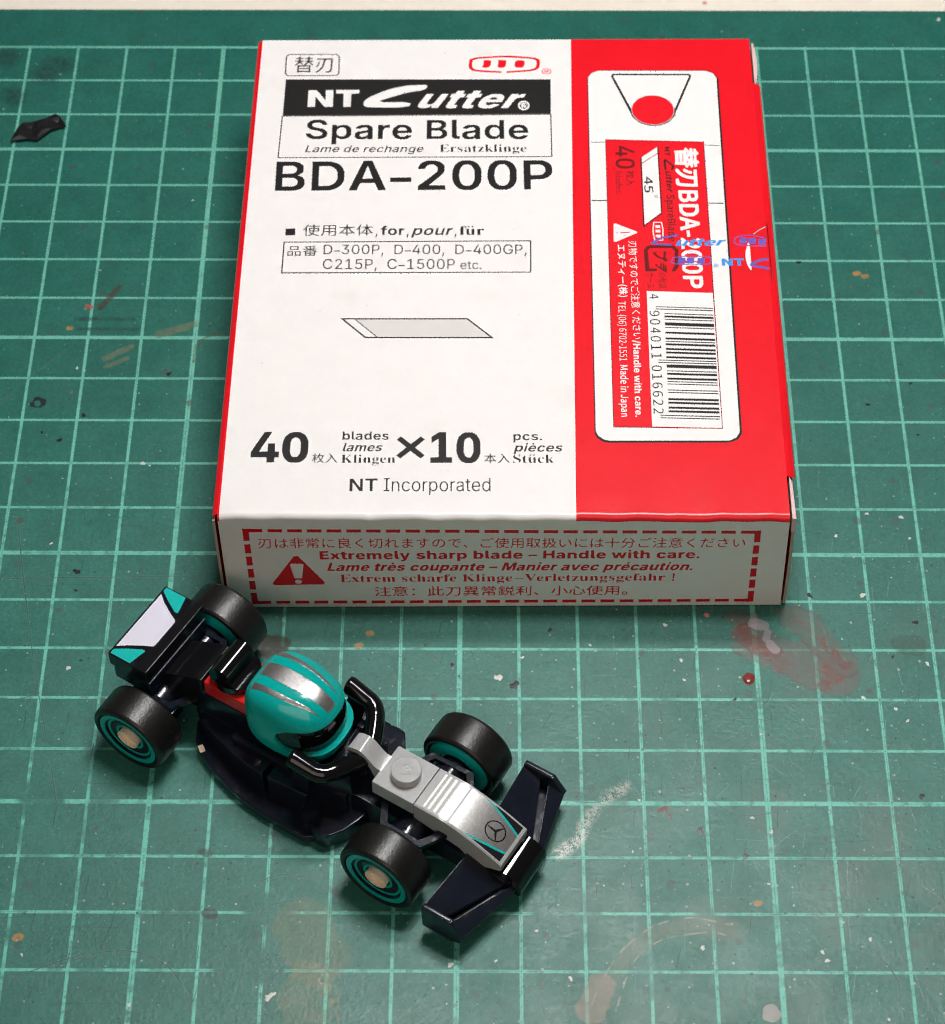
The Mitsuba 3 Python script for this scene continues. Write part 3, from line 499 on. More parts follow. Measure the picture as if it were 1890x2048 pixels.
def card_red(p, n, uv):
    x, y, z = p.x * 100, p.y * 100, p.z * 100
    return C3(0.74, 0.0065, 0.016) * (0.95 + 0.07 * FBM(x * 2, y * 2, z * 2)) * (0.985 + 0.03 * N(x * 40, y * 40, z * 40))
def card_bump(p, n, uv): return 0.35 * FBM(p.x * 160, p.y * 160, p.z * 160) + 0.06 * N(p.x * 2600, p.y * 2600, p.z * 2600)
def coated(key, color, rough, spec=0.5):
    scene[key] = {'type': 'twosided', 'bsdf': {'type': 'bumpmap', 'scale': 0.00010, 'arbitrary': mikit.proc(card_bump, eps=2e-4),
                  'bsdf': {'type': 'principled', 'base_color': mikit.proc(color), 'roughness': rough, 'specular': spec}}}
coated('card_white', card, 0.32); coated('card_red', card_red, 0.30)
bsdf('card_raw', (0.42, 0.33, 0.27), 0.7); bsdf('card_raw_pale', (0.68, 0.46, 0.44), 0.6); bsdf('card_inside', (0.10, 0.085, 0.07), 0.8)
bsdf('print', {'type': 'mesh_attribute', 'name': 'vertex_color'}, 0.38, 0.35)
bsdf('ink', (0.015, 0.0135, 0.014), 0.38, 0.35); bsdf('ink_white', (0.775, 0.755, 0.75), 0.32); bsdf('ink_red', (0.73, 0.0065, 0.016), 0.32)
bsdf('ink_maroon', (0.13, 0.008, 0.010), 0.35); bsdf('ink_front', (0.60, 0.006, 0.014), 0.35); bsdf('ink_blue', (0.055, 0.26, 0.68), 0.3); bsdf('ink_violet', (0.125, 0.105, 0.44), 0.3)
bsdf('ink_grey', (0.62, 0.60, 0.58), 0.35)
scene['tape_film'] = {'type': 'thindielectric', 'int_ior': 1.35, 'ext_ior': 1.0}
# plastics of the toy car
def scuffed(rough):
    def fn(p, n, uv): return rough + 0.10 * SST(0.55, 0.8, FBM(p.x * 900, p.y * 900, p.z * 900)) + 0.35 * SST(0.985, 0.995, N(p.x * 5200, p.y * 5200, p.z * 5200))
    return mikit.proc(fn)
def navy(p, n, uv): return C3(0.0068, 0.0088, 0.0165) * (0.8 + 0.5 * FBM(p.x * 300, p.y * 300, p.z * 300)) + C3(0.10, 0.10, 0.11) * (0.35 * SST(0.955, 0.975, N(p.x * 2600, p.y * 2600, p.z * 2600)))
bsdf('black_plastic', mikit.proc(navy), scuffed(0.15), 0.5)
bsdf('black_tile', (0.006, 0.006, 0.0075), scuffed(0.14), 0.5)
bsdf('black_print', (0.010, 0.010, 0.011), 0.28, 0.5)
bsdf('black_gloss', (0.004, 0.004, 0.0045), 0.07, 0.5)
def rubber(p, n, uv):
    f = FBM(p.x * 260, p.y * 260, p.z * 260)
    return mixc((0.0035, 0.0033, 0.0033), (0.0085, 0.008, 0.0078), f) + C3(0.25) * (0.4 * SST(0.962, 0.98, N(p.x * 2300, p.y * 2300, p.z * 2300)))
scene['rubber'] = {'type': 'twosided', 'bsdf': {'type': 'bumpmap', 'scale': 0.00002, 'arbitrary': mikit.proc(lambda p, n, uv: N(p.x * 3500, p.y * 3500, p.z * 3500), eps=8e-5),
                   'bsdf': {'type': 'principled', 'base_color': mikit.proc(rubber), 'roughness': 0.37, 'specular': 0.5}}}
bsdf('teal_plastic', (0.0, 0.345, 0.315), scuffed(0.16), 0.5)
bsdf('teal_print', (0.004, 0.42, 0.385), 0.25, 0.5)
bsdf('grey_plastic', (0.37, 0.375, 0.38), scuffed(0.20), 0.5)
bsdf('red_plastic', (0.52, 0.010, 0.012), scuffed(0.18), 0.5)
bsdf('tan_plastic', (0.90, 0.70, 0.55), 0.35, 0.5)
bsdf('lilac_print', (0.64, 0.63, 0.74), 0.35, 0.5)
bsdf('silver_glare_print', (0.82, 0.82, 0.80), 0.30, 0.5)  # silver nose bars, their bright reflection put into a pale colour
def brushed(p, n, uv): return C3(0.60, 0.585, 0.575) * (0.85 + 0.3 * N(p.x * 4200, p.y * 4200, p.z * 4200))
bsdf('silver_print', mikit.proc(brushed), 0.30, 0.5, 0.92)
bsdf('paint_white', (0.52, 0.52, 0.49), 0.4); bsdf('paint_black', (0.012, 0.013, 0.014), 0.35)
bsdf('paint_red', (0.20, 0.040, 0.035), 0.15); bsdf('paint_pink', (0.60, 0.20, 0.22), 0.3); bsdf('paint_grey', (0.30, 0.30, 0.28), 0.5)
bsdf('flake', (0.006, 0.006, 0.007), 0.45)

# ------------------------------------------------------------------ table and cutting mat
put('table', rbox(-45, 60, -60, 45, -3.3, -0.3, 0.2), 'board', kind='structure')
put('cutting_mat__board', rbox(-22, 28, -38, 1.19, -0.3, -0.002, 0.04), 'mat_edge', smooth=30)
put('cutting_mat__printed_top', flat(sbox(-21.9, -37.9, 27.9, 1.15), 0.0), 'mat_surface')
labels['cutting_mat'] = {'label': 'worn green cutting mat with a mint centimetre grid under the carton and the toy car', 'category': 'cutting mat'}
rng = np.random.default_rng(7)
def blob(cx, cy, r, h, n=14, rough=0.25, ecc=0.3):
    """A dried drop of paint: a low dome with an uneven outline."""
    a = np.arange(n) * 2 * np.pi / n; ph = rng.uniform(0, 6.28, 3); e = 1 - ecc * rng.random(); th = rng.uniform(0, 3.14)
    k = 1 + rough * (0.5 * np.sin(2 * a + ph[0]) + 0.35 * np.sin(3 * a + ph[1]) + 0.3 * np.sin(5 * a + ph[2]))
    ring = np.stack([np.cos(a) * k, np.sin(a) * k * e], 1) @ np.array([[np.cos(th), np.sin(th)], [-np.sin(th), np.cos(th)]])
    v = [np.c_[ring * r, np.zeros(n) + 0.002], np.c_[ring * r * 0.78, np.zeros(n) + h * 0.75], np.c_[ring * r * 0.4, np.zeros(n) + h], [[0, 0, h]]]
    v = np.vstack(v) + [cx, cy, 0]; f = []
    for k_ in range(2):
        for i in range(n):
            j = (i + 1) % n; p = k_ * n
            f += [[p + i, p + j, p + n + j], [p + i, p + n + j, p + n + i]]
    f += [[2 * n + i, 2 * n + (i + 1) % n, 3 * n] for i in range(n)]
    return trimesh.Trimesh(v, f, process=False)
W = MARKS['whites']
sizes = [.062, .035, .045, .03, .032, .075, .075, .085, .04, .05, .07, .065, .04, .04, .03, .065, .045, .035, .035, .05, .06, .05, .045, .03, .04, .05, .075, .06, .055, .045, .06, .03, .05, .04, .06, .05, .04, .05, .04, .07]
put('cutting_mat__paint_drop', cat([blob(x, y, r * .66, 0.005, rough=.45) for (x, y), r in zip(W + MARKS['extra_white'], sizes + [.10, .05, .04, .05, .06])]), 'paint_white', True, kind='stuff', label='small white drops of dried paint')
put('cutting_mat__paint_fleck', cat([blob(x, y, .026 + .035 * rng.random() ** 2, 0.003, rough=.5) for x, y in MARKS['blacks']] + [blob(x, y, r * .8, .004, rough=.5) for (x, y), r in zip(MARKS['extra_black'], (.10, .05, .05, .06, .05, .04))]), 'paint_black', True, kind='stuff', label='small black flecks of dried paint')
put('cutting_mat__red_paint_drop', blob(*MARKS['reddrop'][0], .115, 0.03, 24, .12), 'paint_red', True)
put('cutting_mat__pink_paint_drop', blob(*MARKS['pinkdot'][0], .055, 0.02, 18, .1), 'paint_pink', True)
put('cutting_mat__grey_paint_patch', blob(*MARKS['greyblob'][0], .155, 0.008, 28, .15), 'paint_grey', True)
# the curled black scrap at the far left
sc = np.array(MARKS['scrap']); L = Polygon(sc)
pts = np.vstack([sc, [p for p in rng.uniform(sc.min(0), sc.max(0), (90, 2)) if L.contains(Point(p).buffer(0.03))]])
from scipy.spatial import Delaunay
tri = Delaunay(pts).simplices
tri = np.array([t for t in tri if L.buffer(1e-6).contains(Point(pts[t].mean(0)))])
zz = 0.03 + 0.06 * np.abs(np.sin((pts[:, 0] - sc[:, 0].min()) * 5.2 + pts[:, 1] * 2)) + 0.02 * meshkit.noise(np.c_[pts * 9, pts[:, 0]])
nv = len(pts); v = np.vstack([np.c_[pts, zz + 0.02], np.c_[pts, zz]])
edges = [(i, (i + 1) % len(sc)) for i in range(len(sc))]
put('paint_flake', trimesh.Trimesh(v, np.vstack([tri, tri[:, ::-1] + nv, [[i, j, j + nv] for i, j in edges], [[i, j + nv, i + nv] for i, j in edges]]), process=True), 'flake')
labels['paint_flake'] = {'label': 'curled black flake lying on the mat grid at the far left, left of the carton', 'category': 'flake'}

# ------------------------------------------------------------------ carton
ZT = 2.53
TOPC = np.array([[1.012, -14.125], [10.404, -14.125], [1.094, -2.602], [10.469, -2.537]])      # front left, front right, back left, back right
BOTC = np.array([[1.030, -14.165], [10.490, -14.075], [1.094, -2.58], [10.500, -2.52]])
def skew(mesh):
    """Local carton coordinates (s, t in 0..1, z in cm) to the slightly racked carton."""
    v = np.array(mesh.vertices); s, t, k = v[:, :1], v[:, 1:2], np.clip(v[:, 2:] / ZT, 0, 1.01)
    bil = lambda c: (1 - s) * (1 - t) * c[0] + s * (1 - t) * c[1] + (1 - s) * t * c[2] + s * t * c[3]
    mesh = mesh.copy(); mesh.vertices = np.c_[(1 - k) * bil(BOTC) + k * bil(TOPC), v[:, 2]]
    return mesh
LX, LY, R = 9.42, 11.55, 0.105
def section(off=0.0, z0=0.02, back=True):
    """Outline of the sleeve (depth, height) from the foot of the front over the rounded fold to the back."""
    a = np.linspace(0, np.pi / 2, 9); r = R + off
    arc = [(R - r * np.cos(t), ZT - R + r * np.sin(t)) for t in a]
    b = [(LY - 0.05 + (0.05 + off) * np.sin(t), ZT - 0.05 + (0.05 + off) * np.cos(t)) for t in np.linspace(0, np.pi / 2, 5)]
    return [(-off, z0)] + arc + (b if back else []), arc, b
def sheet(line, s0, s1, nx=24, sag=None):
    """A sheet following the line (depth, height) between the positions s0 and s1 (each a number or a function of depth)."""
    line = np.asarray(line, float)
    dense = [line[0]]
    for p, q in zip(line[:-1], line[1:]):
        m = max(1, int(np.ceil(np.hypot(*(q - p)) / 0.6))); dense += [p + (q - p) * i / m for i in range(1, m + 1)]
    line = np.array(dense)
    f0, f1 = (g if callable(g) else (lambda t, g=g: g) for g in (s0, s1))
    v = np.array([[(f0(d) + (f1(d) - f0(d)) * i / nx), d / LY, z] for d, z in line for i in range(nx + 1)])
    if sag is not None: v = sag(v)
    k = np.arange(len(line) - 1)[:, None] * (nx + 1) + np.arange(nx)
    f = np.vstack([np.stack([k, k + 1, k + nx + 2], -1).reshape(-1, 3), np.stack([k, k + nx + 2, k + nx + 1], -1).reshape(-1, 3)])
    return skew(trimesh.Trimesh(v, f, process=False))
def dent(v):
    """Small unevenness of the hand-folded card along the front fold."""
    s, t, z = v.T
    near = np.exp(-(t * LY / 0.25) ** 2) * np.exp(-((z - ZT + 0.08) / 0.16) ** 2)
    n = meshkit.fbm(np.c_[s * 26, t * 3, z * 2], 3) - 0.5
    v = v.copy(); v[:, 1] += near * n * 0.030 / LY; v[:, 2] += near * n * 0.035
    return v
full, arc, back = section()
gap = 0.035 / LX
put('carton__sleeve', sheet(full + [(LY, 0.02)], gap, 1 - gap * 0.2, 90, dent), 'card_white', True, label='white card of the top and front')
put('carton__bottom', skew(trimesh.Trimesh([[gap, 0, .021], [1, 0, .021], [1, 1, .021], [gap, 1, .021]], [[0, 1, 2], [0, 2, 3]], process=False)), 'card_raw')
for s in (0.012, 0.994): put('carton__inner_wall', skew(trimesh.Trimesh([[s, .002, .03], [s, .998, .03], [s, .998, ZT - .03], [s, .002, ZT - .03]], [[0, 1, 2], [0, 2, 3]], process=False)), 'card_inside')
def panel(x_in, x_out, t0, lean, z0, z1, y0, y1, name, label):
    """A side panel: a card slab standing just outside the sleeve, bellied outwards."""
    ny, nz = 30, 8; vs = []
    for x in (x_in, x_out):
        for j in range(ny + 1):
            t = y0 + (y1 - y0) * j / ny
            for k in range(nz + 1):
                z = z0 + (z1 - z0) * k / nz
                vs.append([(x + lean * (np.sin(np.pi * k / nz) * 0.6 + 0.4 * k / nz) * (0.4 + 0.6 * np.sin(np.pi * min(1, j / ny)) ** 0.5)) / LX, t, z])
    vs = np.array(vs); n = (ny + 1) * (nz + 1); f = []
    q = lambda a, b, c, d: f.extend([[a, b, c], [a, c, d]])
    for j in range(ny):
        for k in range(nz):
            a = j * (nz + 1) + k; q(a, a + nz + 1, a + nz + 2, a + 1); q(n + a, n + a + 1, n + a + nz + 2, n + a + nz + 1)
    outer = skew(trimesh.Trimesh(vs, f, process=False)); f.clear()
    for j in range(ny):
        for k in (0, nz): a = j * (nz + 1) + k; q(a, a + nz + 1, n + a + nz + 1, n + a)
    for j in (0, ny):
        for k in range(nz): a = j * (nz + 1) + k; q(a, a + 1, n + a + 1, n + a)
    rim = skew(trimesh.Trimesh(vs, f, process=False))
    put('carton__' + name, outer, 'card_red', 60, label=label)
    return rim
put('carton__left_panel__cut_edge', panel(-0.055, -0.010, 0, -0.02, 0.03, ZT - 0.12, 0.001, 0.998, 'left_panel', 'red left side panel bellied outwards'), 'card_raw')
put('carton__right_panel__cut_edge', panel(LX + 0.030, LX + 0.080, 0, 0.05, 0.03, ZT - 0.12, 0.002, 0.998, 'right_panel', 'red right side panel bellied outwards'), 'card_raw')
# raised ends of the right panel, showing the pale cut edge
for j, (y0, y1, w) in enumerate(((0.0, 0.075, 0.060), (0.89, 0.99, 0.070))):
    v = []
    for i in range(13):
        t = y0 + (y1 - y0) * i / 12; b = np.sin(np.pi * i / 12) ** 0.4 if j else (1 - i / 12) ** 0.25
        for dx, dz in ((0.030, -0.35), (0.030, 0.01), (0.030 + w * b + .004, 0.008), (0.034 + w * b, -0.35)): v.append([1 + dx / LX, t, ZT - .03 + dz])
    f = []
    for i in range(12):
        for k in range(3): a = i * 4 + k; f += [[a, a + 1, a + 5], [a, a + 5, a + 4]]
    f += [[0, 2, 1], [0, 3, 2], [48, 49, 50], [48, 50, 51]]
    put('carton__tuck_edge', skew(trimesh.Trimesh(v, f, process=False)), 'card_raw_pale', label='pale torn edge of the right tuck flap')
# the folds over which the top turns into the side panels
def fold(s0, out, y0, y1, drop=0.11, n=40):
    prof = [(0, .003), (.35, .001), (.7, -.018), (.9, -.05), (1.0, -drop)]
    v = [[s0 + out * a / LX, y0 + (y1 - y0) * i / n, ZT + dz - (.012 if 0 < a else 0)] for i in range(n + 1) for a, dz in prof]
    k = np.arange(n)[:, None] * 5 + np.arange(4)
    return skew(trimesh.Trimesh(v, np.vstack([np.stack([k, k + 1, k + 6], -1).reshape(-1, 3), np.stack([k, k + 6, k + 5], -1).reshape(-1, 3)]), process=False))
put('carton__fold', fold(gap, -0.095, 0.004, 0.995), 'card_red', True, label='red left fold of the top')
put('carton__fold', fold(1 - gap * .2, 0.155, 0.075, 0.89), 'card_red', True, label='red right fold of the top')
# red print on the sleeve: left wedge and the right-hand block
P3 = lambda k: [np.array(q) for q in OUTLINES[k]]
redx = lambda d: 0.6278 + 0.0069 * d / LY
prt, _, _ = section(0.0018, ZT - R, True)
put('carton__red_block', sheet(prt[1:], redx, 1 - gap * 0.2, 40, dent), 'card_red', True, label='red printed block on the right of the top')
put('carton__red_strip', sheet(prt[1:], gap, lambda d: gap + (0.030 - 0.024 * d / LY) / LX, 3, dent), 'card_red', True, label='narrow red strip along the left edge of the top')

def at(pts, lift): return np.array([[p[0], p[1]] for p in pts]), ZT + lift
def sh(name, mat, shape, lift, on=None, **kw):
    if on is None: return put('carton__' + name, flat(shape, ZT + lift), mat, **kw)
    m, c = soft(shape, mat, on); m.vertices[:, 2] = ZT + lift
    return put('carton__' + name, m, 'print', color=c, **kw)
def pg(k): return Polygon([(q[0], q[1]) for q in OUTLINES[k]])
def stroke(shape, w): return shape.boundary.buffer(w / 2, join_style='mitre')
def rnd(poly, r): return poly.buffer(-r).buffer(r, quad_segs=8)
L1, L2, L3, L4, L5, L6, L7 = 0.0025, 0.004, 0.006, 0.0075, 0.009, 0.0105, 0.012
b = rnd(pg('frame_badge'), 0.09)
sh('print_frame', 'ink', unary_union([stroke(b, 0.024), stroke(pg('frame_big'), 0.022), stroke(pg('frame_list'), 0.024)]), L1, on='card_white')
sh('print_banner', 'ink', pg('banner'), L1, on='card_white', label='black printed banner')
def smooth_poly(k, it=2):
    p = np.array([(q[0], q[1]) for q in OUTLINES[k]])
    for _ in range(it):
        q = np.roll(p, -1, 0); p = np.stack([0.75 * p + 0.25 * q, 0.25 * p + 0.75 * q], 1).reshape(-1, 2)
    return Polygon(p).buffer(0)
sh('print_swoosh', 'ink_white', smooth_poly('bigC', 1), L2, on='ink')
sh('print_square', 'ink', pg('square'), L1, on='card_white')
bl = pg('blade'); l0, l1 = [(q[0], q[1]) for q in OUTLINES['blade_line']]
sh('print_blade', 'ink_grey', bl.difference(Polygon([bl.exterior.coords[0], bl.exterior.coords[1], l1, l0])), L1, label='printed grey blade')
sh('print_blade_outline', 'ink', unary_union([stroke(bl, 0.030), LineString([l0, l1]).buffer(0.010)]), L2, on='card_white')
tm_ = [np.array(q[:2]) for q in OUTLINES['times']]
sh('print_cross', 'ink', unary_union([LineString([tm_[1], tm_[3]]).buffer(0.05, cap_style='flat'), LineString([(tm_[1][0], tm_[3][1]), (tm_[3][0], tm_[1][1])]).buffer(0.05, cap_style='flat')]), L1, on='card_white')
# drawing of the blade case on the red block
case = pg('case').buffer(0)
case = rnd(case, 0.24)
sh('print_case_shadow', 'ink', unary_union([affinity.translate(case, -0.02, -0.045), affinity.translate(case, 0.035, -0.03), case.buffer(0.012)]), L2, on='card_red')
sh('print_case', 'ink_white', case, L3, on='ink', label='white drawing of a blade case')
tp = pg('trap'); hc = [np.array(q[:2]) for q in OUTLINES['hole']]
hr = np.linalg.norm(hc[1] - hc[2]) / 2
hole = Point(hc[0]).buffer(hr, quad_segs=24)
trap = rnd(unary_union([tp, hole.buffer(0.02)]).convex_hull.difference(Point(0, 0).buffer(.01)), 0.06)
sm = [(q[0], q[1]) for q in OUTLINES['seams']]
sh('print_case_line', 'ink', unary_union([stroke(rnd(unary_union([tp, Point(hc[0]).buffer(hr + .015)]), .05), 0.042), hole.buffer(0.014)] +
   [LineString(sm[i:i + 2]).buffer((0.009, 0.014, 0.009, 0.014)[i // 2], cap_style='flat') for i in (0, 2, 4, 6)]), L4, on='ink_white')
sh('print_hole', 'ink_red', hole, L5, on='ink_white', label='red round hole of the drawn blade case')
lab = pg('label')
sh('print_label_outline', 'ink', lab.buffer(0.010, join_style='mitre'), L4)
sh('print_label', 'ink_red', lab, L5, on='ink', label='red printed label inside the drawn blade case')
bw = pg('barwhite')
sh('print_barcode_ground', 'ink_white', bw, L6)
b2 = pg('blade2'); m0, m1 = [(q[0], q[1]) for q in OUTLINES['blade2line']]
sh('print_small_blade', 'ink_white', b2, L6, on='ink_red')
sh('print_small_blade_line', 'ink', unary_union([LineString([b2.exterior.coords[i], b2.exterior.coords[j]]).buffer(0.011) for i, j in ((1, 2), (3, 0), (2, 3))] + [LineString([m0, m1]).buffer(0.005)]), L7, on='ink_red')
dg = [np.array(q[:2]) for q in OUTLINES['degree']]; dgr = np.linalg.norm(dg[1] - dg[0]) * 1.0
sh('print_degree', 'ink', Point(dg[0]).buffer(dgr).difference(Point(dg[0]).buffer(dgr * 0.7)), L7, on='ink_white')
w2 = rnd(pg('warn2').buffer(0.02), 0.03); wx = [np.array(q[:2]) for q in OUTLINES['warn2x']]
sh('print_small_triangle', 'ink_white', w2, L6, on='ink_red')
sh('print_small_mark', 'ink_red', unary_union([LineString([wx[0], wx[1]]).buffer(0.014), Point(wx[2]).buffer(0.015)]), L7, on='ink_white')
lg = [np.array(q[:2]) for q in OUTLINES['logo2']]; c = (lg[0] + lg[2]) / 2; hx, hy = abs(lg[1][0] - lg[3][0]) / 2, abs(lg[0][1] - lg[2][1]) / 2
barrel = Polygon([(c[0] + hx * sx * (1 - .22 * t * t), c[1] + hy * t) for sx, ts in ((1, np.linspace(-1, 1, 9)), (-1, np.linspace(1, -1, 9))) for t in ts])
sh('print_small_emblem', 'ink_white', unary_union([barrel.difference(barrel.buffer(-0.022))] + [sbox(c[0] - hx * .45, c[1] + hy * (y - .15), c[0] + hx * .4, c[1] + hy * (y + .15)) for y in (-.5, 0.02, .5)]), L6, on='ink_red')
sh('print_small_swoosh', 'ink', LineString(curve([(q[0], q[1]) for q in OUTLINES['smallC']], 4)).buffer(0.018), L6, on='ink_red')
rc = [(q[0], q[1]) for q in OUTLINES['recyc']]
sh('print_recycling', 'ink_maroon', unary_union([LineString(rc[:7]).buffer(0.036), LineString([rc[0], ((rc[0][0] * .7 + rc[6][0] * .3), rc[0][1])]).buffer(0.036), Polygon([(rc[7][0] - .02, rc[7][1] + .10), (rc[7][0] - .02, rc[7][1] - .10), (rc[7][0] - .16, rc[7][1])])]), L6, on='ink_red')
# bar code: EAN-13
LC = ['0001101', '0011001', '0010011', '0111101', '0100011', '0110001', '0101111', '0111011', '0110111', '0001011']
code = '4904011016622'; par = ['LLLLLL', 'LLGLGG', 'LLGGLG', 'LLGGGL', 'LGLLGG', 'LGGLLG', 'LGGGLL', 'LGLGLG', 'LGLGGL', 'LGGLGL'][4]
bits = '101'
for d, k in zip(code[1:7], par):
    l = LC[int(d)]; bits += l if k == 'L' else ''.join('10'[int(x)] for x in l)[::-1]
bits += '01010' + ''.join(''.join('10'[int(x)] for x in LC[int(d)]) for d in code[7:]) + '101'
A0, A1, A2, A3, G0, G1 = [np.array(q[:2]) for q in OUTLINES['bars']]
bars = []; i = 0
while i < 95:
    if bits[i] == '1':
        j = i
        while j < 95 and bits[j] == '1': j += 1
        long = i < 3 or i > 91 or 45 <= i < 50
        a, bq, c_, d_ = ((G0, G1) if long else (A0, A2)) + (A1, A3)
        pt = lambda u, v: tuple((1 - v) * ((1 - u) * a + u * bq) + v * ((1 - u) * c_ + u * d_))
        u0, u1 = (i + .06) / 95, (j - .06) / 95
        bars.append(Polygon([pt(u0, 0), pt(u1, 0), pt(u1, 1), pt(u0, 1)])); i = j
    else: i += 1
sh('print_barcode', 'ink', unary_union(bars), L7, on='ink_white', label='black bar code')
# red emblem at the top
lo = smooth_poly('logo', 1); inner = lo.buffer(-0.030)
k = [np.array(q[:2]) for q in OUTLINES['logo']]; notch = (k[2] + k[3]) / 2
ctr = np.array(lo.centroid.coords[0])
inner = affinity.translate(affinity.scale(lo, 0.905, 0.80), 0, 0)
sh('print_emblem', 'ink_red', unary_union([lo.difference(inner).difference(sbox(notch[0] - .045, notch[1] - .2, notch[0] + .045, notch[1] + .12))] + [smooth_poly(q, 1) for q in ('logoA', 'logoB', 'logoC')]), L1, on='card_white', label='red barrel shaped emblem')
# lettering of the top
def snap(m, lift=0.005):
    """Lays a printed sheet onto the carton's front."""
    x, z = m.vertices[:, 0], m.vertices[:, 2]; k = z / ZT
    l, r = [(1 - k)[:, None] * BOTC[i] + k[:, None] * TOPC[i] for i in (0, 1)]
    m.vertices[:, 1] = l[:, 1] + (x - l[:, 0]) / (r[:, 0] - l[:, 0]) * (r[:, 1] - l[:, 1]) - lift
    return m
INKS = {'ink': 'ink', 'white': 'ink_white', 'maroon': 'ink_maroon', 'red': 'ink_red', 'front': 'ink_front', 'blue': 'ink_blue'}
for rec in TEXTS:
    if rec[0] == 'blue': continue
    left = rec[6][0] < 7.0
    ground = 'card_white' if rec[0] == 'front' else 'ink_red' if rec[0] == 'maroon' or (rec[0] == 'white' and not left) else 'ink' if rec[0] == 'white' else 'card_white' if left else 'ink_white' if rec[1] in '45016922' else 'ink_red'
    m, c = lettering(rec, 0.0035 if ground == 'card_white' else 0.005 if ground == 'ink' else 0.0135, ground)
    if rec[0] == 'front': put('carton__front_lettering', snap(m), 'print', color=c)
    elif rec[0] != 'blue': put('carton__lettering', m, 'print', color=c)
# clear tape with blue print over the right edge
tp = pg('tape'); tl = [np.array(q[:2]) for q in OUTLINES['tape']]
E0, E1 = tl[2] * [1, 1], tl[3]
v = np.array([[*tl[0], ZT + .032], [*tl[1], ZT + .032], [10.43, tl[2][1], ZT + .032], [10.43, tl[3][1], ZT + .032], [10.56, tl[2][1], ZT - .08], [10.56, tl[3][1], ZT - .08], [10.60, tl[2][1], 1.3], [10.60, tl[3][1], 1.3]])
put('carton__tape', trimesh.Trimesh(v, [[0, 1, 2], [0, 2, 3], [3, 2, 4], [3, 4, 5], [5, 4, 6], [5, 6, 7]], process=False), 'tape_film', label='clear tape with blue print over the right edge')
def tl_logo(k, kd):
    o = smooth_poly(k, 1); d = [np.array(q[:2]) for q in OUTLINES[kd]]
    return unary_union([o.difference(o.buffer(-0.020))] + [affinity.skew(sbox(q[0] - .05, q[1] - .055, q[0] + .05, q[1] + .055).buffer(.015), 8) for q in d])
blue = unary_union([tl_logo('tapelogo1', 'tapedots1'), tl_logo('tapelogo2', 'tapedots2'), LineString(curve([(q[0], q[1]) for q in OUTLINES['tapeC']], 3)).buffer(0.022), LineString(curve([(q[0], q[1]) for q in OUTLINES['tapeC2']], 3)).buffer(0.028)]).intersection(sbox(0, -20, 10.43, 0))
pale_ground = case.difference(lab)
tape_text = cat([lettering((*r[:6], (r[6][0], r[6][1], ZT), *r[7:]), 0.036) for r in TEXTS if r[0] == 'blue'])
put('carton__tape__print', cat([flat(blue.difference(pale_ground), ZT + .036)]), 'ink_violet', label='blue emblems printed on the tape')
put('carton__tape__pale_print', flat(blue.intersection(pale_ground), ZT + .036), 'ink_blue')
put('carton__tape__lettering', tape_text, 'ink_blue', label='blue lettering printed on the tape')
sh('tape_scuff', 'ink_white', smooth_poly('scuff', 2), 0.016, on='card_red', label='white worn sliver under the tape')
cr_ = [(q[0], q[1]) for q in OUTLINES['crease']]
sh('tape_crease', 'card_raw_pale', LineString(cr_).buffer(0.010), 0.016)
# front panel print
nF = np.array([0.0104, -0.9998, 0.0197])
FQ = [np.array(q) for q in OUTLINES['dash']]                      # bottom left, bottom right, top right, top left
o = FQ[0]; e1 = (FQ[1] - FQ[0] + FQ[2] - FQ[3]) / 2; Wd = np.linalg.norm(e1); e1 /= Wd; e2 = np.cross(nF, e1); e2 /= np.linalg.norm(e2)
to2 = lambda q: ((np.array(q) - o) @ e1, (np.array(q) - o) @ e2)
def onfront(shape, lift):
    m, c = soft(shape, 'ink_front', 'card_white'); m.vertices = o + m.vertices[:, :1] * e1 + m.vertices[:, 1:2] * e2 + nF * lift
    return snap(m), c
q4 = np.array([to2(q) for q in FQ])
def dashes(p, q, n, w, first):
    p, q = np.array(p), np.array(q); d = (q - p) / np.linalg.norm(q - p); L = np.linalg.norm(q - p); out = []
    c = first * .82; g = (L - 2 * c) / (3.8 * n + 1)
    for i in range(n):
        a = c + g + i * 3.8 * g; out.append(LineString([p + d * a, p + d * (a + 2.8 * g)]).buffer(w / 2, cap_style='flat'))
    return out + [LineString([p - d * w * .5, p + d * (first * .82)]).buffer(w / 2, cap_style='flat'), LineString([q - d * (first * .82), q + d * w * .5]).buffer(w / 2, cap_style='flat')]
ds = []
for i, j, n, w in ((0, 1, 24, .085), (3, 2, 24, .085), (0, 3, 4, .105), (1, 2, 4, .105)): ds += dashes(q4[i], q4[j], n, w, .34)
put('carton__print_dashed_frame', onfront(unary_union(ds), 0.004), 'print', label='dark red dashed frame on the front')
wn = Polygon([to2(q) for q in OUTLINES['warn']]); wn = rnd(wn.buffer(0.03), 0.06)
wxs = [to2(q) for q in OUTLINES['warnx']]
cxw = wn.centroid.x; top = max(y for _, y in wn.exterior.coords); bot = min(y for _, y in wn.exterior.coords); hh = top - bot
mark = unary_union([Polygon([(cxw - .085, bot + .70 * hh), (cxw + .085, bot + .70 * hh), (cxw + .04, bot + .27 * hh), (cxw - .04, bot + .27 * hh)]).buffer(.03), Point(cxw, bot + .12 * hh).buffer(.06)])
put('carton__print_triangle', onfront(wn.difference(mark), 0.004), 'print', label='dark red warning triangle')
labels['carton'] = {'label': 'white and red spare blade carton lying flat on the mat', 'category': 'box'}

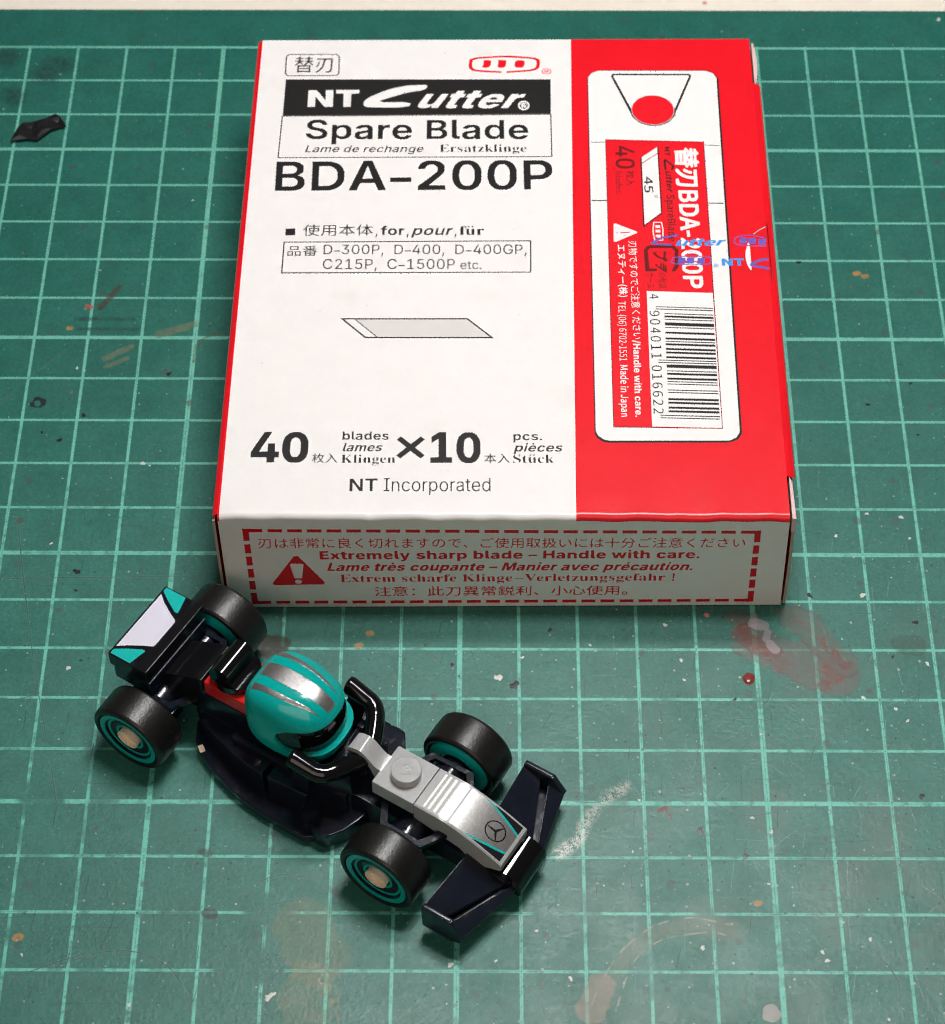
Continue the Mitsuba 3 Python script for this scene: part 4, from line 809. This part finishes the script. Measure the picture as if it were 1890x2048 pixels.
# ------------------------------------------------------------------ toy racing car
TH = math.radians(-31.8)
U, V = np.array([math.cos(TH), math.sin(TH), 0]), np.array([-math.sin(TH), math.cos(TH), 0])
O = np.array([3.724, -19.803, 0]) + V * 1.515                     # on the mat below the middle of the front axle
CARM = np.eye(4); CARM[:3, 0], CARM[:3, 1], CARM[:3, 3] = U, V, O   # a forwards, b to the car's left, h up
def car(name, mesh, mat, smooth=62, label=None, M=None): return put('toy_car__' + name, mesh, mat, smooth, CARM if M is None else CARM @ M, label=label)

# wheels: tyre, dished rim with two printed rings, pin
TR, TW, AX = 0.68, 0.63, 0.68
def lathe(profile, n=72):                      # profile (radius, distance along the axle from the outer face inwards)
    p = np.asarray(profile, float); a = np.arange(n) * 2 * np.pi / n
    v = np.array([[r * np.cos(t), y, r * np.sin(t)] for r, y in p for t in a]); m = len(p); f = []
    for i in range(m - 1):
        for j in range(n):
            k = (j + 1) % n
            f += [[i * n + j, (i + 1) * n + j, (i + 1) * n + k], [i * n + j, (i + 1) * n + k, i * n + k]]
    t = trimesh.Trimesh(v, f, process=False); t.merge_vertices(); t.update_faces(t.nondegenerate_faces()); return t
def arc(c, r, t0, t1, n=6): return [(c[0] + r * math.cos(math.radians(t0 + (t1 - t0) * i / n)), c[1] + r * math.sin(math.radians(t0 + (t1 - t0) * i / n))) for i in range(n + 1)]
tyre = lathe([(.565, .055), (.575, .02), (.60, .006)] + arc((TR - .07, .075), .07, -80, 0, 5) + [(TR + .004, .2), (TR + .006, TW / 2), (TR + .004, TW - .2)] + arc((TR - .07, TW - .075), .07, 0, 80, 5) + [(.60, TW - .006), (.575, TW - .02), (.565, TW - .055), (.53, TW / 2), (.565, .055)])
rim = lathe([(.565, .10), (.562, .045), (.548, .030), (.45, .040), (.445, .075), (.335, .100), (.30, .095), (.27, .090), (.215, .095), (.205, .30)])
ring = lathe([(.552, .0275), (.462, .0365)])
def arc_ring(r0, r1, y0, y1, t0, t1, n=40):
    a = np.radians(np.linspace(t0, t1, n)); v = np.vstack([[[r0 * np.cos(t), y0, r0 * np.sin(t)], [r1 * np.cos(t), y1, r1 * np.sin(t)]] for t in a])
    return trimesh.Trimesh(v, [x for i in range(n - 1) for x in ([2 * i, 2 * i + 1, 2 * i + 3], [2 * i, 2 * i + 3, 2 * i + 2])], process=False)
rings = cat([arc_ring(.425, .385, .076, .084, 105, 385), arc_ring(.425, .385, .076, .084, 40, 95), arc_ring(.27, .218, .089, .094, 0, 360)])
rimface = lathe([(.447, .0725), (.29, .0975)])
pin = m3.Manifold.cylinder(.30, .192, .192, 40).translate([0, 0, .02]) - m3.Manifold.cylinder(.2, .14, .14, 32).translate([.02, 0, -.115])
pin = pin - m3.Manifold.cube([.035, .10, .10], True).translate([-.16, 0, 0.03])
pin = tm(pin.rotate([-90, 0, 0]))
inner = lathe([(.55, TW - .05), (.54, TW - .015), (.50, TW + .015), (.42, TW + .03), (.36, TW + .03), (.33, TW - .03), (.20, TW - .02), (.12, TW + .02)])
for i, (a0, sgn) in enumerate(((-4.80, -1), (0, -1), (-4.80, 1), (0, 1))):
    M = np.eye(4); M[:3, 3] = [a0, sgn * 1.515, AX]
    if sgn > 0: M[:3, :3] = np.diag([-1, -1, 1])
    w = 'wheel' if i == 0 else 'wheel_%03d' % i
    roll = trimesh.transformations.rotation_matrix(math.radians((0, -20, 45, 110)[i]), [0, 1, 0])
    car(w + '__tyre', tyre, 'rubber', 40, M=M)
    car(w + '__rim', rim, 'black_plastic', 35, M=M)
    car(w + '__ring', cat([ring, rings]), 'teal_plastic', 30, M=M @ roll)
    car(w + '__pin', pin, 'tan_plastic', 40, M=M @ roll)
    car(w + '__inner_disc', inner, 'teal_plastic', 35, M=M)
    labels['toy_car__' + w] = {'label': ('rear wheel on the near side', 'front wheel on the near side', 'rear wheel beside the carton', 'front wheel on the far side')[i]}
# axles
for a0 in (-4.80, 0):
    m = m3.Manifold.cylinder(1.86, .29, .29, 56).rotate([90, 0, 0]).translate([a0, .93, AX]) - m3.Manifold.cube([.05, .02, 1], True).translate([a0, -.62, 1])
    car('axle', m, 'black_plastic', 40)
# floor with its upturned rim, and the turning vanes at its front corners
half = [(-4.25, -.42), (-4.06, -.72), (-3.75, -.92), (-3.45, -1.04), (-3.1, -1.15), (-2.75, -1.22), (-2.3, -1.255), (-1.52, -1.26), (-1.30, -1.10), (-.95, -.40)]
def sym(h): return h + [(a, -b) for a, b in h[::-1]]
def inset(poly, d): return np.array(Polygon(poly).buffer(-d, join_style='mitre').exterior.coords)[:-1]
fl = rhull([(a, b, h) for a, b in sym(half) for h in (.045, .225)], .02)
fl = fl - prism(inset(sym(half), .10), .205, .5)
car('floor', fl, 'black_plastic')
vane = [(-1.52, -.30), (-1.52, -1.10), (-1.44, -1.165), (-1.34, -1.18), (-1.22, -1.16), (-1.10, -1.06), (-1.00, -.90), (-.90, -.60), (-.82, -.20)]
vn = rhull([(a, b, h) for a, b in vane for h in (.05, .40)], .02)
rail = tube([(-1.30, -1.05, .40), (-1.24, -1.03, .405), (-1.18, -.97, .40)], .018, 8)
for m in (vn, mirror(vn)): car('turning_vane', m, 'black_plastic')
# side pods: a long sloping one and a lower box in front of it, each side
def wedge(points, r=0.02): return rhull(points, r)
for s in (-1, 1):
    sp = wedge([(-4.24, s * .34, .62), (-4.08, s * .48, .63), (-3.86, s * .61, .65), (-3.55, s * .71, .685), (-3.22, s * .80, .72), (-2.88, s * .88, .765), (-2.54, s * .925, .80), (-2.54, s * .2, .82), (-4.24, s * .1, .63),
                (-4.20, s * .30, .16), (-3.90, s * .50, .16), (-3.20, s * .78, .16), (-2.54, s * .91, .16), (-2.54, s * .2, .16), (-4.2, s * .1, .16)], .022)
    sp = sp - m3.Manifold.cube([.70, .16, .10], True).rotate([0, 0, s * -9]).translate([-3.02, s * .50, .86]) - m3.Manifold.cube([.05, .30, .04], True).translate([-3.12, s * .56, .83])
    car('side_pod', sp, 'black_plastic')
    fb = wedge([(-2.47, s * .90, .76), (-2.47, s * .50, .78), (-1.74, s * .84, .72), (-1.74, s * .45, .74), (-2.45, s * .92, .16), (-1.86, s * .88, .16), (-1.9, s * .4, .16), (-2.4, s * .4, .16)], .022)
    fb = fb + m3.Manifold.cylinder(.012, .045, .045, 20).translate([-2.19, s * .74, .748]) - m3.Manifold.cylinder(.1, .03, .03, 20).translate([-2.19, s * .74, .75])
    car('side_pod_front', fb, 'black_plastic')
# tub, cockpit and dashboard
tub = rbox(-4.15, .1, -.42, .42, .16, .72) + rbox(-3.35, -1.15, -.62, .62, .16, .86) + rbox(-2.9, -1.75, -.40, .40, .5, 1.05) + rbox(-.4, 1.2, -.39, .39, .20, .66)
tub = tub + rbox(-3.3, -2.2, -.66, -.56, .7, .92) + rbox(-3.3, -2.2, .56, .66, .7, .92)
car('tub', tub, 'black_plastic')
dash = wedge([(-1.63, -.50, 1.10), (-1.63, .50, 1.10), (-1.20, -.50, .90), (-1.20, .50, .90), (-1.63, -.5, .8), (-1.63, .5, .8), (-1.2, -.5, .8), (-1.2, .5, .8)])
car('dashboard', dash + rbox(-1.62, -1.50, .44, .60, 1.08, 1.19) + rbox(-1.62, -1.50, -.60, -.44, 1.02, 1.12), 'black_plastic')
# halo
def bez(p, n=10):
    p = np.array(p, float); return [tuple((1 - t) ** 2 * p[0] + 2 * (1 - t) * t * p[1] + t * t * p[2]) for t in np.linspace(0, 1, n)]
R_ = .155
hp = [(-1.95, .80, 1.60), (-1.60, .775, 1.50)] + bez([(-1.60, .775, 1.50), (-1.44, .765, 1.455), (-1.34, .58, 1.45)], 8) + bez([(-1.34, .58, 1.45), (-1.16, .26, 1.38), (-1.10, 0, 1.335)], 6)
hp = hp + [(a, -b, h) for a, b, h in hp[-2::-1]]
halo = tube(hp, R_, 28)
halo = halo - m3.Manifold.cube([1, 4, 1], True).translate([-2.49, 0, 1.6])
posts = both(rhull([(-1.95, .72, 1.5), (-1.62, .72, 1.42), (-1.95, .88, 1.5), (-1.62, .88, 1.42), (-2.05, .62, .8), (-1.70, .62, .8), (-2.05, .82, .8), (-1.70, .82, .8)], .02)) + rhull([(-1.18, -.10, 1.30), (-1.18, .10, 1.30), (-1.02, -.10, 1.30), (-1.02, .10, 1.30), (-.95, -.12, .9), (-.80, -.12, .9), (-.95, .12, .9), (-.80, .12, .9)], .02)
web = both(rhull([(-1.55, .66, 1.36), (-1.15, .25, 1.36), (-1.62, .80, 1.30), (-1.15, .42, 1.30), (-1.5, .55, .8), (-1.1, .2, .8), (-1.6, .7, .8), (-1.1, .45, .8)], .02))
car('halo', halo, 'black_gloss', 50, label='glossy black guard hoop round the helmet')
car('halo__support', posts + web, 'black_plastic')
# helmet
HC = np.array([-2.33, 0, 1.62])
def egg(ab, af, w, up, down, pb=3.0, pf=2.4, n=96, m=64):
    """Closed surface |x/a|^p + |y/w|^p + |z/h|^p = 1, rounder in front than behind."""
    th = np.linspace(0, np.pi, m + 1)[1:-1]; ph = np.arange(n) * 2 * np.pi / n
    d = np.array([[math.sin(t) * math.cos(q), math.sin(t) * math.sin(q), math.cos(t)] for t in th for q in ph] + [[0, 0, 1.0], [0, 0, -1.0]])
    x, y, z = np.abs(d).T; fr = 0.5 + 0.5 * np.tanh(d[:, 0] * 5)
    ax = ab + (af - ab) * fr; p = pb + (pf - pb) * fr; h = np.where(d[:, 2] > 0, up, down)
    q = np.where(d[:, 2] > 0, p, 3.4)
    lo, hi = np.zeros(len(d)), np.full(len(d), 3.0)
    for _ in range(50):
        k = (lo + hi) / 2; v = (k * x / ax) ** p + (k * y / w) ** p + (k * z / h) ** q
        lo, hi = np.where(v < 1, k, lo), np.where(v < 1, hi, k)
    v = d * lo[:, None]; nt = len(th); f = []
    for i in range(nt - 1):
        for j in range(n):
            a, b = i * n + j, i * n + (j + 1) % n; f += [[a, a + n, b + n], [a, b + n, b]]
    f += [[j, (j + 1) % n, nt * n] for j in range(n)] + [[(nt - 1) * n + j, nt * n + 1, (nt - 1) * n + (j + 1) % n] for j in range(n)]
    return v, np.array(f)
def solid(vf, k=1.0, c=HC):
    v, f = vf; t = trimesh.Trimesh(v * k + c, f, process=False)
    if t.volume < 0: t.invert()
    return m3.Manifold(m3.Mesh(np.asarray(t.vertices, np.float32), np.asarray(t.faces, np.uint32)))
dome = egg(.855, .735, .655, .775, .78, 3.6)
chin = egg(.80, .785, .668, .775, .68, 3.0, 2.6)
half_space = m3.Manifold.cube([4, 4, 2], True)
def inflate(vf, d):
    v, f = vf; t = trimesh.Trimesh(v, f, process=False); return (v + t.vertex_normals * d * (1 if t.volume > 0 else -1), f)
vis_poly = [(-2.42, 1.61), (-2.37, 1.78), (-2.22, 1.915), (-2.02, 1.98), (-1.2, 2.06), (-1.2, 1.475), (-1.9, 1.465), (-2.26, 1.445), (-2.37, 1.51)]
slot = side(vis_poly, -1.2, 1.2)
chinm = solid(chin) ^ half_space.translate([-2.0, 0, .505]) ^ m3.Manifold.cube([2, 4, 4], True).translate([-1.36, 0, 1.6])
body = (solid(dome) + chinm) ^ half_space.translate([-2.33, 0, 2.03])
core = solid(inflate(dome, -.055))
shell = body - (slot - core) 
shell = shell - (side([(-2.55, .9), (-1.95, .9), (-2.05, 1.12), (-2.45, 1.12)], -1.2, 1.2) - core)
car('helmet', shell, 'teal_plastic', 32, label='turquoise helmet with silver stripes')
car('helmet__visor', solid(inflate(dome, -.045)) ^ side(np.array(vis_poly) * 1.0, -1.2, 1.2), 'black_gloss', 60, label='glossy black visor')
st = {'center': [(-3.02, .128), (-2.70, .148), (-2.42, .148), (-2.09, .134), (-1.80, .110), (-1.742, .100), (-1.735, 0)],
      'far': [(-3.01, .415), (-2.80, .40), (-2.50, .395), (-2.18, .35), (-1.93, .285), (-1.77, .235), (-2.03, .262), (-2.31, .30), (-2.62, .312), (-2.99, .300)]}
c_ = st['center'] + [(a, -b) for a, b in st['center'][-2::-1]]
shellup = solid(inflate(dome, .007)) - solid(dome)
for i, poly in enumerate((c_, st['far'], [(a, -b) for a, b in st['far']])):
    poly = np.array(Polygon(poly).buffer(-.005).buffer(.005).exterior.coords)[:-1]
    car('helmet__stripe', shellup ^ prism(poly, 1.95, 3), 'silver_print', 45)
# engine cover: red plate, black round air intake, black slope behind
car('engine_block', rbox(-4.12, -3.02, -.40, .40, .5, 1.285) + rbox(-3.2, -2.9, -.38, .38, 1.2, 1.5), 'black_plastic')
car('red_plate', rbox(-3.985, -3.04, -.39, .39, 1.295, 1.615, .018), 'red_plastic', 30, label='red plate behind the helmet')
intake = m3.Manifold.cylinder(.17, .385, .385, 48).translate([-3.60, 0, 1.61])
prof = [(-3.90, 1.72)] + [(-3.67 + .205 * math.cos(math.radians(t)), 1.905 + .205 * math.sin(math.radians(t))) for t in range(172, 8, -6)] + [(-3.45, 1.86), (-3.24, 1.735), (-3.24, 1.70), (-3.93, 1.70)]
intake = intake + (side(prof, -.335, .335) ^ m3.Manifold.cylinder(1, .42, .42, 48).translate([-3.62, 0, 1.5]))
car('air_intake', intake, 'black_gloss', 26, label='glossy black air intake on the red plate')
car('engine_slope', rhull([(-4.03, -.39, 1.61), (-4.03, .39, 1.61), (-4.10, -.39, 1.61), (-4.10, .39, 1.61), (-4.80, -.39, 1.22), (-4.80, .39, 1.22), (-4.03, -.39, .7), (-4.03, .39, .7), (-4.80, -.39, .7), (-4.80, .39, .7)], .016), 'black_tile')
# rear wing
car('rear_wing', rbox(-5.52, -4.80, -.77, .77, 1.045, 1.362) + rbox(-5.45, -4.9, -.30, .30, .45, 1.06), 'black_plastic', label='black rear wing')
car('rear_wing__tile', rbox(-5.585, -4.828, -.782, .782, 1.372, 1.68, .014), 'black_tile')
zt = 1.6835
white = [(-5.548, .610), (-5.40, .495), (-5.19, .375), (-5.045, .305), (-5.022, .27), (-5.022, -.27), (-5.045, -.305), (-5.19, -.375), (-5.40, -.495), (-5.548, -.610)]
teal = [(-5.55, .758), (-5.160, .758), (-5.088, .450), (-5.105, .428), (-5.150, .435), (-5.37, .555), (-5.55, .672)]
car('rear_wing__print', flat(Polygon(white), zt), 'lilac_print', False, label='pale panel printed on the rear wing')
car('rear_wing__corner_print', cat([flat(Polygon(teal).buffer(0), zt), flat(Polygon([(a, -b) for a, b in teal]).buffer(0), zt)]), 'teal_print', False, label='turquoise corners printed on the rear wing')
# suspension frames
def frame(a0, k):
    o_ = [(-.62, -.34), (-.385, -.765), (.375, -.79), (.65, -.34)]; i_ = [(-.48, -.34), (-.285, -.68), (.285, -.69), (.40, -.52), (.46, -.34)]
    m = prism([(a0 + a, b) for a, b in o_], .90, .985) - prism([(a0 + a, b) for a, b in i_], .8, 1.1) + prism(inset([(a0 + a, b) for a, b in o_], .012), .895, .995) - prism(inset([(a0 + a, b) for a, b in i_], -.012), .8, 1.1)
    return m
for a0 in (0, -4.80):
    f = frame(a0, 1)
    car('suspension_frame', f, 'black_plastic'); car('suspension_frame', mirror(f), 'black_plastic')
    car('hub_carrier', both(rbox(a0 - .33, a0 + .33, -.80, -.44, .45, .68)), 'black_plastic')
# nose
hk = [(-1.365, 1.50), (-1.37, 1.545), (-1.355, 1.575), (-1.28, 1.62), (-1.17, 1.645), (-1.11, 1.63), (-1.04, 1.585), (-.96, 1.50), (-.90, 1.435), (-.84, 1.395), (-.75, 1.38), (-.70, 1.30), (-.74, 1.06), (-.86, 1.06), (-.95, 1.25), (-1.02, 1.40), (-1.10, 1.505), (-1.18, 1.53), (-1.28, 1.515)]
car('hook', side(hk, -.158, .158), 'grey_plastic', 35, label='grey hook holding the guard hoop')
car('nose_plate', rbox(-.775, -.004, -.39, .39, 1.055, 1.378, .016), 'grey_plastic', 30, label='grey plate with a stud')
sr = [(0, 1.37), (.243, 1.37), (.243, 1.527)] + [(.225 + .018 * math.cos(t), 1.527 + .018 * math.sin(t)) for t in (0.4, 0.8, 1.2, 1.57)] + [(0, 1.545)]
stud = trimesh.creation.revolve(np.array(sr), sections=48); stud.apply_translation([-.376, 0, 0])
car('nose_plate__stud', stud, 'grey_plastic', 30)
em = unary_union([Point(0, 0).buffer(.10, 24).difference(Point(0, 0).buffer(.082, 24)), Point(.02, .0).buffer(.045, 16).difference(Point(.02, 0).buffer(.028, 16)), sbox(-.012, .09, .012, .17), sbox(.06, .05, .075, .15)])
emb = cat([trimesh.creation.extrude_polygon(g, .010, engine='earcut') for g in em.geoms]); emb.apply_translation([-.376, 0, 1.543])
car('nose_plate__stud_relief', emb, 'grey_plastic', 30)
def hs(a): return 1.380 - 0.425 * (np.clip((a - .45) / 1.15, 0, 1)) ** 1.5
aa = [.004, .018] + list(np.linspace(.2, 1.575, 26)) + [1.60]
top_ = [(.006, 1.362)] + [(a, hs(a)) for a in aa[1:-1]] + [(1.605, hs(1.6) - .012)]
nose = side(top_ + [(1.605, .79), (1.58, .775), (1.25, .62), (1.0, .66), (.85, .80), (.006, .98)], -.375, .375)
nose2 = side([(a, h - .018) for a, h in top_] + [(1.60, .795), (1.58, .78), (1.25, .625), (1.0, .665), (.85, .805), (.006, .985)], -.39, .39)
car('nose', nose + nose2, 'grey_plastic', 24, label='grey sloping nose with a silver print')
def onnose(shape, lift, n=30):
    """A printed shape draped over the curved nose."""
    out = []
    for x0, x1 in zip(np.linspace(0, 1.62, n)[:-1], np.linspace(0, 1.62, n)[1:]):
        s_ = shape.intersection(sbox(x0, -1, x1, 1))
        if not s_.is_empty:
            m = [g for g in getattr(s_, 'geoms', [s_]) if g.geom_type == 'Polygon' and g.area > 1e-6]
            if m: out.append(flat(shapely.MultiPolygon(m)))
    m = cat(out); m.vertices[:, 2] = hs(m.vertices[:, 0]) + lift; m.merge_vertices()
    return m
silver = Polygon([(.632, -.345), (.632, .345), (.80, .352), (.93, .335), (1.04, .308), (1.15, .280), (1.254, .250), (1.42, .208), (1.555, .165), (1.555, -.165), (1.42, -.208), (1.254, -.250), (1.15, -.280), (1.04, -.308), (.93, -.335), (.80, -.352)])
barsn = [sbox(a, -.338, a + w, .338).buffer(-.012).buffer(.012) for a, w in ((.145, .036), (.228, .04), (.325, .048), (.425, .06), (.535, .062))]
car('nose__silver_print', onnose(silver, .004), 'silver_print', True, label='silver panel on the nose')
car('nose__bar_print', onnose(unary_union(barsn), .004), 'silver_glare_print', True, label='five silver bars on the nose, their reflection painted pale')
edge = lambda d: Polygon([(.93, .345), (1.04, .308 + d), (1.254, .252 + d), (1.42, .210 + d), (1.555, .167 + d), (1.555, .150), (1.254, .235), (.93, .325)])
tl_ = Polygon([(.90, .352), (1.04, .340), (1.254, .290), (1.42, .245), (1.555, .200), (1.555, .165), (1.42, .208), (1.254, .250), (1.15, .280), (1.04, .308), (.93, .335)])
bk_ = Polygon([(1.04, .352), (1.555, .352), (1.555, .200), (1.42, .245), (1.254, .290), (1.10, .328)])
sy = lambda s_: unary_union([s_, affinity.scale(s_, 1, -1, origin=(0, 0))])
car('nose__edge_print', onnose(sy(tl_), .0045), 'teal_print', True, label='turquoise edge lines on the nose')
car('nose__corner_print', onnose(sy(bk_), .0045), 'black_print', True, label='black corners on the nose')
ec = (1.262, 0)
star = [Point(ec).buffer(.168, 32).difference(Point(ec).buffer(.147, 32))]
for t in (180, 58, -58):
    d = np.array([math.cos(math.radians(t)), math.sin(math.radians(t))]); pn = np.array([-d[1], d[0]]); e = np.array(ec)
    star.append(Polygon([e + pn * .024 - d * .01, e + d * .152 + pn * .006, e + d * .152 - pn * .006, e - pn * .024 - d * .01]))
car('nose__emblem', onnose(unary_union(star), .008, 60), 'black_print', True, label='black three pointed star in a ring')
# black round nose tip and front wing
tip = [(1.612, .42), (1.612, .742), (1.64, .760)] + [(1.64 + .33 * math.sin(math.radians(t)), .43 + .33 * math.cos(math.radians(t))) for t in range(8, 91, 8)] + [(1.965, .36), (1.93, .30), (1.6, .30)]
car('nose_tip', side(tip, -.385, .385), 'black_gloss', 30, label='glossy black rounded nose tip')
wing = rbox(.85, 1.78, -.40, .40, .30, .60)
for s in (-1, 1):
    rear = rhull([(.88, s * 1.48, .705), (1.21, s * 1.48, .555), (.98, s * .36, .78), (1.70, s * .36, .453), (.88, s * 1.48, .60), (1.21, s * 1.48, .47), (.98, s * .36, .66), (1.70, s * .36, .40)], .018)
    frnt = rhull([(1.35, s * 1.48, .585), (1.615, s * 1.48, .485), (1.825, s * .36, .512), (1.895, s * .36, .485), (1.35, s * 1.48, .53), (1.615, s * 1.48, .43), (1.825, s * .36, .42), (1.885, s * .36, .42)], .014)
    endp = rside([(.885, .768), (1.435, .768), (1.64, .478), (1.60, .30), (1.45, .22), (.90, .22)], 1.465, 1.57, .018)
    endp = endp + rside([(.915, .79), (1.405, .79), (1.405, .7), (.915, .7)], 1.485, 1.55, .012)
    if s < 0: endp = mirror(endp)
    under = rhull([(1.05, s * 1.45, .40), (1.45, s * 1.45, .40), (1.2, s * .3, .40), (1.8, s * .3, .40), (1.05, s * 1.45, .30), (1.45, s * 1.45, .30), (1.2, s * .3, .30), (1.8, s * .3, .30)], .01)
    car('front_wing', rear, 'black_plastic'); car('front_wing__flap' if s < 0 else 'front_wing_001__flap', frnt + under, 'black_plastic'); car('end_plate', endp, 'black_plastic')
car('wing_mount', wing, 'black_plastic')
# pale worn patches of the moulded floor behind the side pods
for a, b, h, w in ((-3.88, -.79, .245, .055),): car('gate_mark', flat(affinity.rotate(sbox(a - w * 1.3, b - w * .8, a + w * 1.3, b + w * .8), -35), h), 'tan_plastic', False)
labels['toy_car'] = {'label': 'black toy racing car with turquoise helmet, parked before the carton', 'category': 'toy car'}
